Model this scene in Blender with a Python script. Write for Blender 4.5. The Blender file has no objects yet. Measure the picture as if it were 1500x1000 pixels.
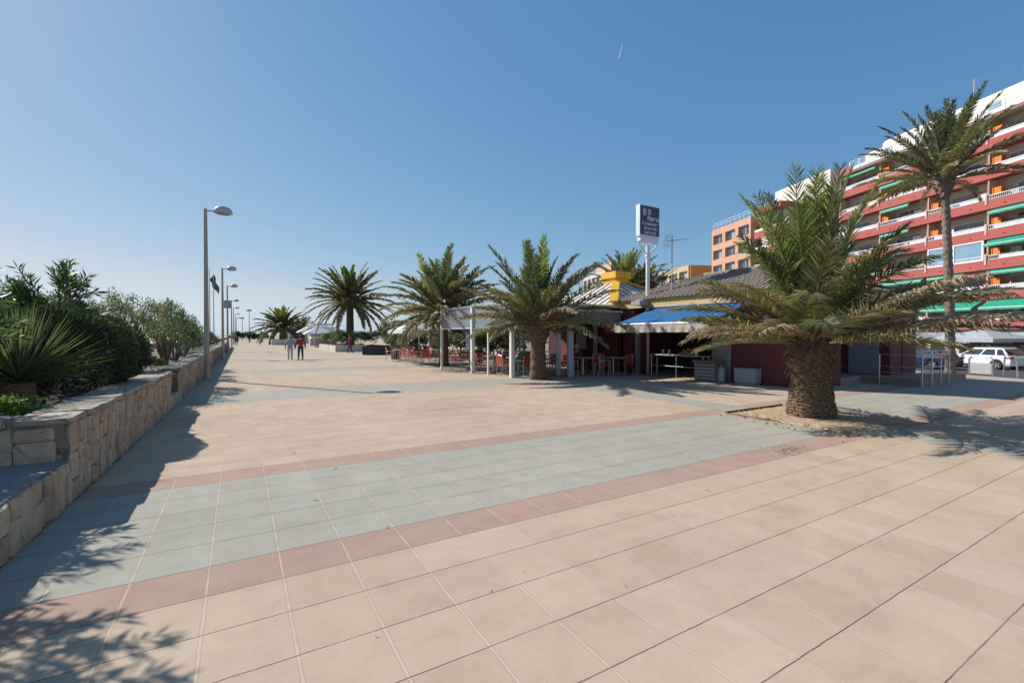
import bpy, math, random
from mathutils import Vector, Matrix
R = math.radians
sc = bpy.context.scene
col = sc.collection

# ---------------------------------------------------------------- camera, sky, sun
cam_d = bpy.data.cameras.new("camera")
cam_d.sensor_width = 36; cam_d.lens = 677.15 / 1500 * 36
cam_d.clip_start = 0.05; cam_d.clip_end = 20000
cam = bpy.data.objects.new("camera", cam_d); col.objects.link(cam)
cam.location = (0, 0, 1.68)
cam.rotation_euler = (R(90 - 0.815), 0, R(-30.59))
sc.camera = cam

SUN_AZ, SUN_EL = -31.3, 37.5          # azimuth clockwise from +Y
w = bpy.data.worlds.new("World"); sc.world = w; w.use_nodes = True
nt = w.node_tree; nt.nodes.clear()
sky = nt.nodes.new('ShaderNodeTexSky'); sky.sky_type = 'NISHITA'; sky.sun_disc = False
sky.sun_elevation = R(SUN_EL); sky.sun_rotation = R(SUN_AZ)
sky.air_density = 1.0; sky.dust_density = 0.3; sky.ozone_density = 4.0; sky.altitude = 0
bg = nt.nodes.new('ShaderNodeBackground'); bg.inputs[1].default_value = 0.105
wo = nt.nodes.new('ShaderNodeOutputWorld')
sep = nt.nodes.new('ShaderNodeSeparateColor'); cmb = nt.nodes.new('ShaderNodeCombineColor'); nt.links.new(sky.outputs[0], sep.inputs[0])
for ch, (pw, gain) in enumerate(((0.98, 0.78), (0.64, 0.625), (0.41, 0.645))):      # colour response of the clear coastal sky
    m1 = nt.nodes.new('ShaderNodeMath'); m1.operation = 'MULTIPLY'; m1.inputs[1].default_value = 0.105
    m2 = nt.nodes.new('ShaderNodeMath'); m2.operation = 'POWER'; m2.inputs[1].default_value = pw
    m3 = nt.nodes.new('ShaderNodeMath'); m3.operation = 'MULTIPLY'; m3.inputs[1].default_value = gain / 0.105
    nt.links.new(sep.outputs[ch], m1.inputs[0]); nt.links.new(m1.outputs[0], m2.inputs[0]); nt.links.new(m2.outputs[0], m3.inputs[0]); nt.links.new(m3.outputs[0], cmb.inputs[ch])
# keep the horizon band from turning pink: red never above green
mn = nt.nodes.new('ShaderNodeMath'); mn.operation = 'MINIMUM'; mg = nt.nodes.new('ShaderNodeMath'); mg.operation = 'MULTIPLY'; mg.inputs[1].default_value = 0.86
r_src, g_src, b_src = [cmb.inputs[k].links[0].from_socket for k in range(3)]
nt.links.new(g_src, mg.inputs[0]); nt.links.new(r_src, mn.inputs[0]); nt.links.new(mg.outputs[0], mn.inputs[1]); nt.links.new(mn.outputs[0], cmb.inputs[0])
mx_ = nt.nodes.new('ShaderNodeMath'); mx_.operation = 'MAXIMUM'; mb_ = nt.nodes.new('ShaderNodeMath'); mb_.operation = 'MULTIPLY'; mb_.inputs[1].default_value = 1.12
nt.links.new(g_src, mb_.inputs[0]); nt.links.new(b_src, mx_.inputs[0]); nt.links.new(mb_.outputs[0], mx_.inputs[1]); nt.links.new(mx_.outputs[0], cmb.inputs[2])
nt.links.new(cmb.outputs[0], bg.inputs[0]); nt.links.new(bg.outputs[0], wo.inputs[0])

sd = bpy.data.lights.new("sun", 'SUN'); sd.energy = 5.0; sd.angle = R(0.53); sd.color = (1.0, 0.98, 0.94)
sun = bpy.data.objects.new("sun", sd); col.objects.link(sun)
sv = Vector((math.sin(R(SUN_AZ)) * math.cos(R(SUN_EL)), math.cos(R(SUN_AZ)) * math.cos(R(SUN_EL)), math.sin(R(SUN_EL))))
sun.rotation_euler = (-sv).to_track_quat('-Z', 'Y').to_euler()
sc.view_settings.view_transform = 'Standard'; sc.view_settings.look = 'None'
sc.view_settings.exposure = 0.26; sc.view_settings.gamma = 1.0
sc.render.engine = 'CYCLES'
sc.cycles.max_bounces = 6; sc.cycles.transparent_max_bounces = 12

# ---------------------------------------------------------------- node / material helpers
class G:
    def __init__(s, m):
        s.t = m.node_tree; s.t.nodes.clear()
    def n(s, ty, **kw):
        nd = s.t.nodes.new(ty)
        for k, v in kw.items(): setattr(nd, k, v)
        return nd
    def put(s, sock, v):
        if hasattr(v, 'is_output'): s.t.links.new(v, sock)
        elif v is not None: sock.default_value = v
    def m(s, op, a, b=None, c=None):
        nd = s.n('ShaderNodeMath', operation=op)
        s.put(nd.inputs[0], a); s.put(nd.inputs[1], b)
        if c is not None: s.put(nd.inputs[2], c)
        return nd.outputs[0]
    def mix(s, f, a, b, blend='MIX'):
        nd = s.n('ShaderNodeMix', data_type='RGBA', blend_type=blend)
        s.put(nd.inputs[0], f); s.put(nd.inputs[6], a); s.put(nd.inputs[7], b)
        return nd.outputs[2]
    def noise(s, vec, scale, detail=3, rough=0.55, w=None):
        nd = s.n('ShaderNodeTexNoise')
        s.put(nd.inputs['Vector'], vec); nd.inputs['Scale'].default_value = scale
        nd.inputs['Detail'].default_value = detail; nd.inputs['Roughness'].default_value = rough
        return nd.outputs[0]
    def ramp(s, f, a, b, clamp=True):
        nd = s.n('ShaderNodeMapRange'); nd.clamp = clamp
        s.put(nd.inputs[0], f); nd.inputs[1].default_value = a; nd.inputs[2].default_value = b
        return nd.outputs[0]

def rgba(c): return (c[0], c[1], c[2], 1.0)
M = {}
def mat(name, c, rough=0.7, c2=None, scale=3.0, bump=0.0, bscale=40.0, metal=0.0, spec=0.5, trans=0.0, stretch=None, dirt=0.0, coat=0.0):
    if name in M: return M[name]
    m = bpy.data.materials.new(name); m.use_nodes = True; g = G(m)
    tc = g.n('ShaderNodeTexCoord').outputs['Object']
    if stretch:
        mp = g.n('ShaderNodeMapping'); g.put(mp.inputs[0], tc); mp.inputs['Scale'].default_value = stretch; vec = mp.outputs[0]
    else: vec = tc
    p = g.n('ShaderNodeBsdfPrincipled')
    if c2 is None: c2 = tuple(x * 0.86 for x in c)
    colr = g.mix(g.ramp(g.noise(vec, scale, 5), 0.35, 0.68), rgba(c), rgba(c2))
    if dirt:
        d = g.m('MULTIPLY', g.ramp(g.noise(tc, scale * 3.1 + 1, 6, 0.7), 0.5, 0.75), dirt)
        colr = g.mix(d, colr, rgba((0.10, 0.085, 0.07)))
    g.put(p.inputs['Base Color'], colr)
    p.inputs['Roughness'].default_value = rough
    p.inputs['Metallic'].default_value = metal
    p.inputs['Specular IOR Level'].default_value = spec
    if coat: p.inputs['Coat Weight'].default_value = coat
    if bump:
        b = g.n('ShaderNodeBump'); b.inputs['Strength'].default_value = bump; b.inputs['Distance'].default_value = 0.02
        g.put(b.inputs['Height'], g.noise(vec, bscale, 4)); g.put(p.inputs['Normal'], b.outputs[0])
    out = g.n('ShaderNodeOutputMaterial')
    sh = p.outputs[0]
    if trans:
        tr = g.n('ShaderNodeBsdfTranslucent')
        g.put(tr.inputs[0], g.mix(1.0, colr, rgba((1.35, 1.45, 0.8)), 'MULTIPLY'))
        mx = g.n('ShaderNodeMixShader'); mx.inputs[0].default_value = trans
        g.put(mx.inputs[1], sh); g.put(mx.inputs[2], tr.outputs[0]); sh = mx.outputs[0]
    g.put(out.inputs[0], sh)
    M[name] = m; return m

def glass_mat(name, tint=(0.75, 0.82, 0.85), alpha=0.35, rough=0.03):
    m = bpy.data.materials.new(name); m.use_nodes = True; g = G(m)
    tr = g.n('ShaderNodeBsdfTransparent'); tr.inputs[0].default_value = rgba(tint)
    p = g.n('ShaderNodeBsdfPrincipled'); p.inputs['Base Color'].default_value = rgba((0.5, 0.55, 0.58)); p.inputs['Roughness'].default_value = rough
    mx = g.n('ShaderNodeMixShader'); mx.inputs[0].default_value = alpha
    g.put(mx.inputs[1], tr.outputs[0]); g.put(mx.inputs[2], p.outputs[0])
    out = g.n('ShaderNodeOutputMaterial'); g.put(out.inputs[0], mx.outputs[0]); M[name] = m; return m

# ---------------------------------------------------------------- mesh builder
class MB:
    def __init__(s): s.v = []; s.f = []; s.mi = []; s.cur = 0; s.smooth = False
    def face(s, *idx): s.f.append(idx); s.mi.append(s.cur)
    def add(s, vs): n = len(s.v); s.v.extend([tuple(v) for v in vs]); return n
    def box(s, x0, x1, y0, y1, z0, z1, T=None, taper=None):
        vs = [(x0, y0, z0), (x1, y0, z0), (x1, y1, z0), (x0, y1, z0), (x0, y0, z1), (x1, y0, z1), (x1, y1, z1), (x0, y1, z1)]
        if T is not None: vs = [T @ Vector(v) for v in vs]
        n = s.add(vs)
        for q in ((0, 3, 2, 1), (4, 5, 6, 7), (0, 1, 5, 4), (1, 2, 6, 5), (2, 3, 7, 6), (3, 0, 4, 7)): s.face(*[n + i for i in q])
    def tube(s, pts, r, k=6, cap=True):
        pts = [Vector(p) for p in pts]; n = len(pts)
        rr = r if isinstance(r, (list, tuple)) else [r] * n
        rings = []; prev = None
        for i, p in enumerate(pts):
            d = (pts[min(i + 1, n - 1)] - pts[max(i - 1, 0)])
            d = d.normalized() if d.length > 1e-9 else Vector((0, 0, 1))
            if prev is None:
                a = Vector((0, 0, 1)) if abs(d.z) < 0.9 else Vector((1, 0, 0))
                u = d.cross(a).normalized()
            else:
                u = prev - d * prev.dot(d)
                u = u.normalized() if u.length > 1e-6 else d.orthogonal().normalized()
            prev = u; v = d.cross(u)
            rings.append(s.add([p + u * (rr[i] * math.cos(2 * math.pi * j / k)) + v * (rr[i] * math.sin(2 * math.pi * j / k)) for j in range(k)]))
        for i in range(n - 1):
            a, b = rings[i], rings[i + 1]
            for j in range(k): s.face(a + j, a + (j + 1) % k, b + (j + 1) % k, b + j)
        if cap:
            s.face(*[rings[0] + j for j in range(k)][::-1]); s.face(*[rings[-1] + j for j in range(k)])
    def lathe(s, prof, k=24, c=(0, 0), jit=None):
        rings = []
        for (r, z) in prof:
            rings.append(s.add([(c[0] + r * math.cos(2 * math.pi * j / k) * (1 + (jit() if jit else 0)), c[1] + r * math.sin(2 * math.pi * j / k) * (1 + (jit() if jit else 0)), z) for j in range(k)]))
        for i in range(len(prof) - 1):
            a, b = rings[i], rings[i + 1]
            for j in range(k): s.face(a + j, a + (j + 1) % k, b + (j + 1) % k, b + j)
        s.face(*[rings[0] + j for j in range(k)][::-1]); s.face(*[rings[-1] + j for j in range(k)])
    def prism(s, poly, a, b, axis='y', T=None):
        """poly of 2D points extruded along axis from a to b"""
        def P(p, t):
            if axis == 'y': q = (p[0], t, p[1])
            elif axis == 'x': q = (t, p[0], p[1])
            else: q = (p[0], p[1], t)
            return T @ Vector(q) if T is not None else q
        n = len(poly); i0 = s.add([P(p, a) for p in poly]); i1 = s.add([P(p, b) for p in poly])
        s.face(*[i0 + i for i in range(n)][::-1]); s.face(*[i1 + i for i in range(n)])
        for i in range(n): s.face(i0 + i, i0 + (i + 1) % n, i1 + (i + 1) % n, i1 + i)
    def quad(s, a, b, c, d): n = s.add([a, b, c, d]); s.face(n, n + 1, n + 2, n + 3)
    def slab(s, pts, th):
        """closed sheet: polygon pts with thickness th downward along -z"""
        n = len(pts); i0 = s.add(pts); i1 = s.add([(p[0], p[1], p[2] - th) for p in pts])
        s.face(*[i0 + i for i in range(n)]); s.face(*[i1 + i for i in range(n)][::-1])
        for i in range(n): s.face(i0 + i, i1 + i, i1 + (i + 1) % n, i0 + (i + 1) % n)
    def build(s, name, mats, parent=None, loc=None, rotz=0.0, smooth=False, bevel=0.0):
        me = bpy.data.meshes.new(name); me.from_pydata(s.v, [], s.f)
        if not isinstance(mats, (list, tuple)): mats = [mats]
        for m in mats: me.materials.append(m)
        if len(mats) > 1: me.polygons.foreach_set('material_index', s.mi)
        if smooth: me.polygons.foreach_set('use_smooth', [True] * len(me.polygons))
        me.update()
        o = bpy.data.objects.new(name, me); col.objects.link(o)
        if parent is not None: o.parent = parent
        if loc is not None: o.location = loc
        if rotz: o.rotation_euler = (0, 0, rotz)
        if bevel:
            b = o.modifiers.new('bevel', 'BEVEL'); b.width = bevel; b.segments = 2; b.limit_method = 'ANGLE'
        return o

def tag(o, label, cat, group=None):
    o['label'] = label; o['category'] = cat
    if group: o['group'] = group
    return o
def thing(name, label, cat, loc=(0, 0, 0), rotz=0.0, group=None):
    o = bpy.data.objects.new(name, None); col.objects.link(o); o.location = loc; o.rotation_euler = (0, 0, rotz)
    o.empty_display_size = 0.2
    return tag(o, label, cat, group)
def struct(o): o['kind'] = 'structure'; return o
def stuff(o, label=None, cat=None):
    o['kind'] = 'stuff'
    if label: o['label'] = label; o['category'] = cat
    return o
def copy_tree(o, parent=None):
    c = o.copy(); col.objects.link(c)
    if parent is not None: c.parent = parent
    for ch in list(o.children): copy_tree(ch, c)
    return c
def dup(o, loc, rotz, label, group=None, scale=None):
    c = copy_tree(o); c.location = loc; c.rotation_euler = (0, 0, rotz)
    c['label'] = label
    if group: c['group'] = group
    if scale: c.scale = (scale, scale, scale)
    return c
def text(name, body, size, mt, parent, T, align='LEFT', extrude=0.003, sx=1.0, bold=0.0):
    cu = bpy.data.curves.new(name, 'FONT'); cu.body = body; cu.size = size; cu.extrude = extrude; cu.align_x = align; cu.offset = bold
    tmp = bpy.data.objects.new(name, cu); col.objects.link(tmp)
    dg = bpy.context.evaluated_depsgraph_get(); me = bpy.data.meshes.new_from_object(tmp.evaluated_get(dg))
    bpy.data.objects.remove(tmp); me.materials.clear(); me.materials.append(mt)
    o = bpy.data.objects.new(name, me); col.objects.link(o); o.parent = parent
    o.matrix_local = T @ Matrix.Diagonal((sx, 1, 1, 1))
    return o

# ---------------------------------------------------------------- materials
def paving_mat():
    m = bpy.data.materials.new('paving'); m.use_nodes = True; g = G(m)
    tc = g.n('ShaderNodeTexCoord').outputs['Object']
    sp = g.n('ShaderNodeSeparateXYZ'); g.put(sp.inputs[0], tc)
    x, y = sp.outputs[0], sp.outputs[1]
    gx = g.m('ADD', g.m('DIVIDE', x, 0.45), 0.4303); gy = g.m('SUBTRACT', g.m('DIVIDE', y, 0.45), 8.8635)
    ix, iy = g.m('FLOOR', gx), g.m('FLOOR', gy); fx, fy = g.m('FRACT', gx), g.m('FRACT', gy)
    j = g.m('FLOORED_MODULO', g.m('ADD', iy, 1.0), 21.0)
    def eq(a, v): return g.m('COMPARE', a, v, 0.4)
    inband = g.m('MULTIPLY', g.m('GREATER_THAN', j, 0.5), g.m('LESS_THAN', j, 5.5))
    pink = g.m('ADD', eq(j, 0.0), eq(j, 6.0))
    near = g.m('LESS_THAN', y, 9.0)
    pink = g.m('MULTIPLY', pink, g.m('ADD', g.m('MULTIPLY', near, 0.9), 0.1))
    strip = g.m('MULTIPLY', g.m('GREATER_THAN', ix, 20.5), g.m('LESS_THAN', ix, 22.5))
    strip = g.m('MULTIPLY', strip, g.m('LESS_THAN', y, 15.65))
    gray = g.m('MAXIMUM', inband, strip)
    pink = g.m('MULTIPLY', pink, g.m('SUBTRACT', 1.0, strip))
    # a faint worn pink row further on
    row = g.m('MULTIPLY', g.m('GREATER_THAN', y, 9.6), g.m('LESS_THAN', y, 11.4))
    row = g.m('MULTIPLY', row, g.ramp(g.noise(tc, 0.33, 3), 0.47, 0.66))
    cid = g.n('ShaderNodeCombineXYZ'); g.put(cid.inputs[0], ix); g.put(cid.inputs[1], iy)
    wn = g.n('ShaderNodeTexWhiteNoise'); wn.noise_dimensions = '3D'; g.put(wn.inputs[0], cid.outputs[0])
    rnd = wn.outputs[0]
    wn2 = g.n('ShaderNodeTexWhiteNoise'); wn2.noise_dimensions = '3D'
    va = g.n('ShaderNodeVectorMath', operation='ADD'); g.put(va.inputs[0], cid.outputs[0]); va.inputs[1].default_value = (7.7, 3.1, 1.9)
    g.put(wn2.inputs[0], va.outputs[0])
    beige = g.mix(rnd, rgba((0.545, 0.408, 0.288)), rgba((0.495, 0.366, 0.254)))
    beige = g.mix(g.m('MULTIPLY', g.ramp(wn2.outputs[0], 0.7, 1.0), 0.22), beige, rgba((0.54, 0.372, 0.260)))
    grayc = g.mix(rnd, rgba((0.405, 0.372, 0.300)), rgba((0.385, 0.352, 0.284)))
    grayc = g.mix(g.m('MULTIPLY', g.ramp(wn2.outputs[0], 0.55, 0.95), 0.35), grayc, rgba((0.455, 0.365, 0.270)))
    pinkc = g.mix(rnd, rgba((0.415, 0.275, 0.205)), rgba((0.44, 0.285, 0.212)))
    c = g.mix(gray, beige, grayc); c = g.mix(pink, c, pinkc); c = g.mix(g.m('MULTIPLY', row, 0.5), c, rgba((0.47, 0.25, 0.20)))
    # wear, grime, speckle
    big = g.noise(tc, 0.35, 5, 0.6)
    c = g.mix(g.m('MULTIPLY', g.ramp(big, 0.38, 0.68), 0.60), c, g.mix(1.0, c, rgba((0.80, 0.82, 0.84)), 'MULTIPLY'))
    med = g.noise(tc, 2.6, 6, 0.7)
    c = g.mix(g.m('MULTIPLY', g.ramp(med, 0.42, 0.66), 0.7), c, g.mix(1.0, c, rgba((0.84, 0.83, 0.82)), 'MULTIPLY'))
    fine = g.noise(tc, 130, 2, 0.7)
    c = g.mix(g.m('MULTIPLY', g.ramp(fine, 0.38, 0.66), 0.35), c, g.mix(1.0, c, rgba((0.76, 0.75, 0.74)), 'MULTIPLY'))
    # pale patch of lime wear
    c = g.mix(g.m('MULTIPLY', g.ramp(g.noise(tc, 0.9, 7, 0.72), 0.58, 0.78), 0.35), c, rgba((0.60, 0.50, 0.40)))
    # small dark stains (gum)
    vo = g.n('ShaderNodeTexVoronoi'); vo.inputs['Scale'].default_value = 1.5; g.put(vo.inputs['Vector'], tc)
    wob = g.m('ADD', vo.outputs['Distance'], g.m('MULTIPLY', g.noise(tc, 30, 2), 0.03))
    spc = g.n('ShaderNodeSeparateColor'); g.put(spc.inputs[0], vo.outputs['Color'])
    sz = g.m('MULTIPLY', g.m('POWER', spc.outputs[0], 3.0), 0.06)
    st = g.m('SUBTRACT', 1.0, g.ramp(g.m('SUBTRACT', wob, sz), 0.012, 0.030))
    c = g.mix(g.m('MULTIPLY', st, g.m('MULTIPLY', spc.outputs[1], 0.75)), c, rgba((0.12, 0.10, 0.09)))
    # streaky wear and pale sand grains
    mps = g.n('ShaderNodeMapping'); g.put(mps.inputs[0], tc); mps.inputs['Scale'].default_value = (0.7, 3.0, 1.0); mps.inputs['Rotation'].default_value = (0, 0, 0.5)
    c = g.mix(g.m('MULTIPLY', g.ramp(g.noise(mps.outputs[0], 1.7, 8, 0.75), 0.5, 0.8), 0.35), c, g.mix(1.0, c, rgba((0.72, 0.71, 0.70)), 'MULTIPLY'))
    c = g.mix(g.m('MULTIPLY', g.ramp(g.noise(tc, 220, 1, 0.5), 0.60, 0.75), 0.5), c, rgba((0.66, 0.55, 0.43)))
    # joints
    wig = g.m('MULTIPLY', g.m('SUBTRACT', g.noise(tc, 9, 3), 0.5), 0.022)
    dx = g.m('ABSOLUTE', g.m('SUBTRACT', g.m('FRACT', g.m('ADD', g.m('ADD', gx, wig), 0.5)), 0.5))
    dy = g.m('ABSOLUTE', g.m('SUBTRACT', g.m('FRACT', g.m('ADD', g.m('ADD', gy, wig), 0.5)), 0.5))
    jw = g.m('ADD', 0.013, g.m('MULTIPLY', g.noise(tc, 16, 3), 0.012)); jl = g.m('LESS_THAN', dx, jw); jle = g.m('MULTIPLY', g.m('GREATER_THAN', dx, jw), g.m('LESS_THAN', dx, g.m('ADD', jw, 0.006)))
    jd = g.m('LESS_THAN', dy, 0.0075)
    c = g.mix(g.m('MULTIPLY', jle, 0.55), c, rgba((0.20, 0.15, 0.11)))
    c = g.mix(g.m('MULTIPLY', jl, g.m('MULTIPLY', g.ramp(g.noise(tc, 5, 4), 0.2, 0.7), 0.65)), c, rgba((0.60, 0.465, 0.34)))
    c = g.mix(g.m('MULTIPLY', jd, g.ramp(g.noise(tc, 3, 4), 0.1, 0.5)), c, rgba((0.11, 0.085, 0.065)))
    p = g.n('ShaderNodeBsdfPrincipled'); g.put(p.inputs['Base Color'], c); p.inputs['Roughness'].default_value = 0.92
    p.inputs['Specular IOR Level'].default_value = 0.12
    h = g.m('SUBTRACT', g.m('MULTIPLY', fine, 0.12), g.m('ADD', g.m('MULTIPLY', jd, 0.9), g.m('MULTIPLY', jle, 0.5)))
    h = g.m('ADD', h, g.m('MULTIPLY', med, 0.25))
    b = g.n('ShaderNodeBump'); b.inputs['Strength'].default_value = 0.5; b.inputs['Distance'].default_value = 0.006
    g.put(b.inputs['Height'], h); g.put(p.inputs['Normal'], b.outputs[0])
    o = g.n('ShaderNodeOutputMaterial'); g.put(o.inputs[0], p.outputs[0]); return m

def stone_mat(name, sx, sy, sz, mortar=0.05, base=((0.34, 0.25, 0.17), (0.40, 0.31, 0.22), (0.28, 0.20, 0.14))):
    m = bpy.data.materials.new(name); m.use_nodes = True; g = G(m)
    tc = g.n('ShaderNodeTexCoord').outputs['Object']
    nz = g.n('ShaderNodeTexNoise'); g.put(nz.inputs['Vector'], tc); nz.inputs['Scale'].default_value = 2.5; nz.inputs['Detail'].default_value = 3
    vm = g.n('ShaderNodeVectorMath', operation='SCALE'); g.put(vm.inputs[0], nz.outputs['Color']); vm.inputs['Scale'].default_value = 0.16
    va = g.n('ShaderNodeVectorMath', operation='ADD'); g.put(va.inputs[0], tc); g.put(va.inputs[1], vm.outputs[0])
    mp = g.n('ShaderNodeMapping'); g.put(mp.inputs[0], va.outputs[0]); mp.inputs['Scale'].default_value = (sx, sy, sz)
    v1 = g.n('ShaderNodeTexVoronoi', feature='DISTANCE_TO_EDGE'); g.put(v1.inputs['Vector'], mp.outputs[0]); v1.inputs['Scale'].default_value = 1
    v2 = g.n('ShaderNodeTexVoronoi'); g.put(v2.inputs['Vector'], mp.outputs[0]); v2.inputs['Scale'].default_value = 1
    s2 = g.n('ShaderNodeSeparateColor'); g.put(s2.inputs[0], v2.outputs['Color'])
    c = g.mix(s2.outputs[0], rgba(base[0]), rgba(base[1])); c = g.mix(g.m('MULTIPLY', s2.outputs[1], 0.6), c, rgba(base[2]))
    n1 = g.noise(tc, 14, 6, 0.7)
    c = g.mix(g.m('MULTIPLY', g.ramp(n1, 0.4, 0.7), 0.55), c, g.mix(1.0, c, rgba((0.6, 0.57, 0.54)), 'MULTIPLY'))
    e = g.m('LESS_THAN', v1.outputs['Distance'], mortar)
    c = g.mix(g.m('MULTIPLY', e, 0.75), c, rgba((0.20, 0.155, 0.115)))
    p = g.n('ShaderNodeBsdfPrincipled'); g.put(p.inputs['Base Color'], c); p.inputs['Roughness'].default_value = 0.9; p.inputs['Specular IOR Level'].default_value = 0.2
    b = g.n('ShaderNodeBump'); b.inputs['Strength'].default_value = 1.0; b.inputs['Distance'].default_value = 0.05
    h = g.m('ADD', g.ramp(v1.outputs['Distance'], 0.0, 0.16), g.m('MULTIPLY', n1, 0.7)); h = g.m('ADD', h, g.m('MULTIPLY', s2.outputs[2], 0.5))
    g.put(b.inputs['Height'], h); g.put(p.inputs['Normal'], b.outputs[0])
    o = g.n('ShaderNodeOutputMaterial'); g.put(o.inputs[0], p.outputs[0]); M[name] = m; return m

paving = paving_mat()
stone_face = stone_mat('stone_face', 5.0, 5.0, 1.9, 0.035)
stone_block = stone_mat('stone_block', 2.6, 2.6, 3.0, 0.03)
stone_flag = stone_mat('stone_flag', 2.2, 1.6, 2.0, 0.02, ((0.44, 0.37, 0.29), (0.55, 0.48, 0.38), (0.34, 0.28, 0.22)))
soil = mat('soil', (0.20, 0.145, 0.10), 0.95, (0.11, 0.08, 0.055), 6, 1.0, 25, dirt=0.3)
gravel_m = mat('gravel', (0.60, 0.42, 0.26), 0.95, (0.40, 0.27, 0.16), 28, 1.0, 90, dirt=0.25)
sand = mat('sand', (0.45, 0.37, 0.27), 0.95, (0.40, 0.32, 0.23), 0.5, 0.4, 8)
sea_m = mat('sea_water', (0.05, 0.13, 0.18), 0.12, (0.07, 0.16, 0.21), 0.05, 0.5, 1.5)
asphalt = mat('asphalt', (0.065, 0.063, 0.062), 0.85, (0.045, 0.045, 0.046), 1.2, 0.4, 120, dirt=0.1)
concrete = mat('concrete', (0.42, 0.37, 0.32), 0.85, (0.34, 0.30, 0.26), 1.5, 0.3, 60, dirt=0.2)
road_paint = mat('road_paint', (0.7, 0.7, 0.67), 0.7, (0.5, 0.5, 0.48), 6)
white_paint = mat('white_paint', (0.80, 0.80, 0.78), 0.45, (0.70, 0.69, 0.66), 2, dirt=0.12)
cream = mat('cream_render', (0.62, 0.54, 0.42), 0.9, (0.52, 0.45, 0.35), 0.8, 0.2, 30, dirt=0.15)
b_white = mat('white_render', (0.74, 0.70, 0.62), 0.9, (0.66, 0.62, 0.55), 0.6, 0.15, 30, dirt=0.08)
b_red = mat('red_render', (0.43, 0.105, 0.082), 0.85, (0.37, 0.092, 0.072), 0.5, 0.2, 30, dirt=0.10)
k_red = mat('dark_red_render', (0.17, 0.036, 0.036), 0.8, (0.135, 0.030, 0.030), 1.2, 0.25, 25, dirt=0.15)
salmon = mat('salmon_render', (0.60, 0.34, 0.22), 0.88, (0.54, 0.30, 0.20), 0.4, 0.1, 30, dirt=0.08)
tan = mat('tan_render', (0.55, 0.40, 0.25), 0.88, (0.48, 0.35, 0.22), 0.4, 0.1, 30, dirt=0.1)
ochre = mat('ochre_render', (0.58, 0.30, 0.10), 0.88, (0.50, 0.25, 0.085), 0.5, 0.1, 30, dirt=0.1)
yellow = mat('yellow_paint', (0.78, 0.42, 0.02), 0.6, (0.66, 0.35, 0.02), 1.5, dirt=0.12)
yellow_wall = mat('pale_yellow_render', (0.66, 0.46, 0.18), 0.85, (0.56, 0.38, 0.15), 1.2, dirt=0.15)
gray_fascia = mat('gray_fascia', (0.24, 0.20, 0.18), 0.6, (0.20, 0.17, 0.155), 1.2, dirt=0.1)
gray_render = mat('gray_render', (0.40, 0.38, 0.37), 0.85, (0.32, 0.30, 0.30), 0.8, 0.2, 30, dirt=0.1)
steel = mat('brushed_steel', (0.55, 0.55, 0.55), 0.35, (0.45, 0.45, 0.45), 8, metal=0.9)
galv = mat('galvanised', (0.42, 0.42, 0.41), 0.55, (0.33, 0.33, 0.33), 10, metal=0.35, dirt=0.15)
lamp_post_m = mat('lamp_post_paint', (0.40, 0.34, 0.28), 0.5, (0.34, 0.29, 0.24), 4, dirt=0.12)
lamp_head_m = mat('lamp_head', (0.50, 0.50, 0.50), 0.4, (0.42, 0.42, 0.43), 5)
lens_m = mat('lamp_lens', (0.30, 0.31, 0.31), 0.15, (0.26, 0.27, 0.27), 5)
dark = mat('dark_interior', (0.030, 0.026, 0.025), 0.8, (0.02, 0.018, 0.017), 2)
black = mat('black_plastic', (0.02, 0.02, 0.021), 0.5, (0.03, 0.03, 0.03), 6)
rubber = mat('rubber', (0.022, 0.022, 0.022), 0.85, (0.03, 0.03, 0.03), 8)
red_plastic = mat('red_plastic', (0.62, 0.075, 0.025), 0.45, (0.50, 0.06, 0.02), 8)
wood = mat('wood', (0.28, 0.15, 0.075), 0.6, (0.18, 0.095, 0.05), 8, 0.2, 30, stretch=(1, 8, 8))
blue_fabric = mat('blue_fabric', (0.012, 0.125, 0.30), 0.75, (0.010, 0.100, 0.245), 3, 0.2, 60, trans=0.12, dirt=0.05)
cream_fabric = mat('cream_fabric', (0.55, 0.48, 0.38), 0.8, (0.48, 0.41, 0.32), 3, 0.2, 60, trans=0.15, dirt=0.12)
white_fabric = mat('white_fabric', (0.74, 0.73, 0.72), 0.8, (0.62, 0.61, 0.61), 3, 0.2, 40, trans=0.15)
grey_fabric = mat('pale_grey_fabric', (0.42, 0.45, 0.47), 0.8, (0.36, 0.39, 0.41), 2, 0.2, 40, trans=0.1)
green_fabric = mat('green_fabric', (0.015, 0.34, 0.20), 0.75, (0.012, 0.28, 0.17), 2, 0.2, 50, trans=0.12)
red_fabric = mat('red_fabric', (0.42, 0.03, 0.035), 0.8, (0.34, 0.025, 0.03), 4, 0.2, 50)
orange_fabric = mat('orange_fabric', (0.72, 0.20, 0.02), 0.7, (0.62, 0.16, 0.015), 3)
clear_glass = glass_mat('clear_glass', (0.86, 0.89, 0.9), 0.10)
film_glass = glass_mat('clear_plastic_film', (0.72, 0.72, 0.72), 0.45, 0.25)
win_glass = mat('window_glass', (0.06, 0.08, 0.10), 0.06, (0.05, 0.065, 0.085), 0.5, spec=0.9)
shutter_m = mat('roller_shutter', (0.33, 0.30, 0.29), 0.7, (0.28, 0.26, 0.25), 1, 0.6, 22, stretch=(0.01, 0.01, 3))
blue_glass = mat('blue_glazing', (0.22, 0.34, 0.42), 0.10, (0.18, 0.30, 0.38), 0.8, spec=0.9)
tile_m = mat('roof_tile', (0.30, 0.225, 0.165), 0.85, (0.20, 0.15, 0.115), 5, 0.4, 30, dirt=0.25)
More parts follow.
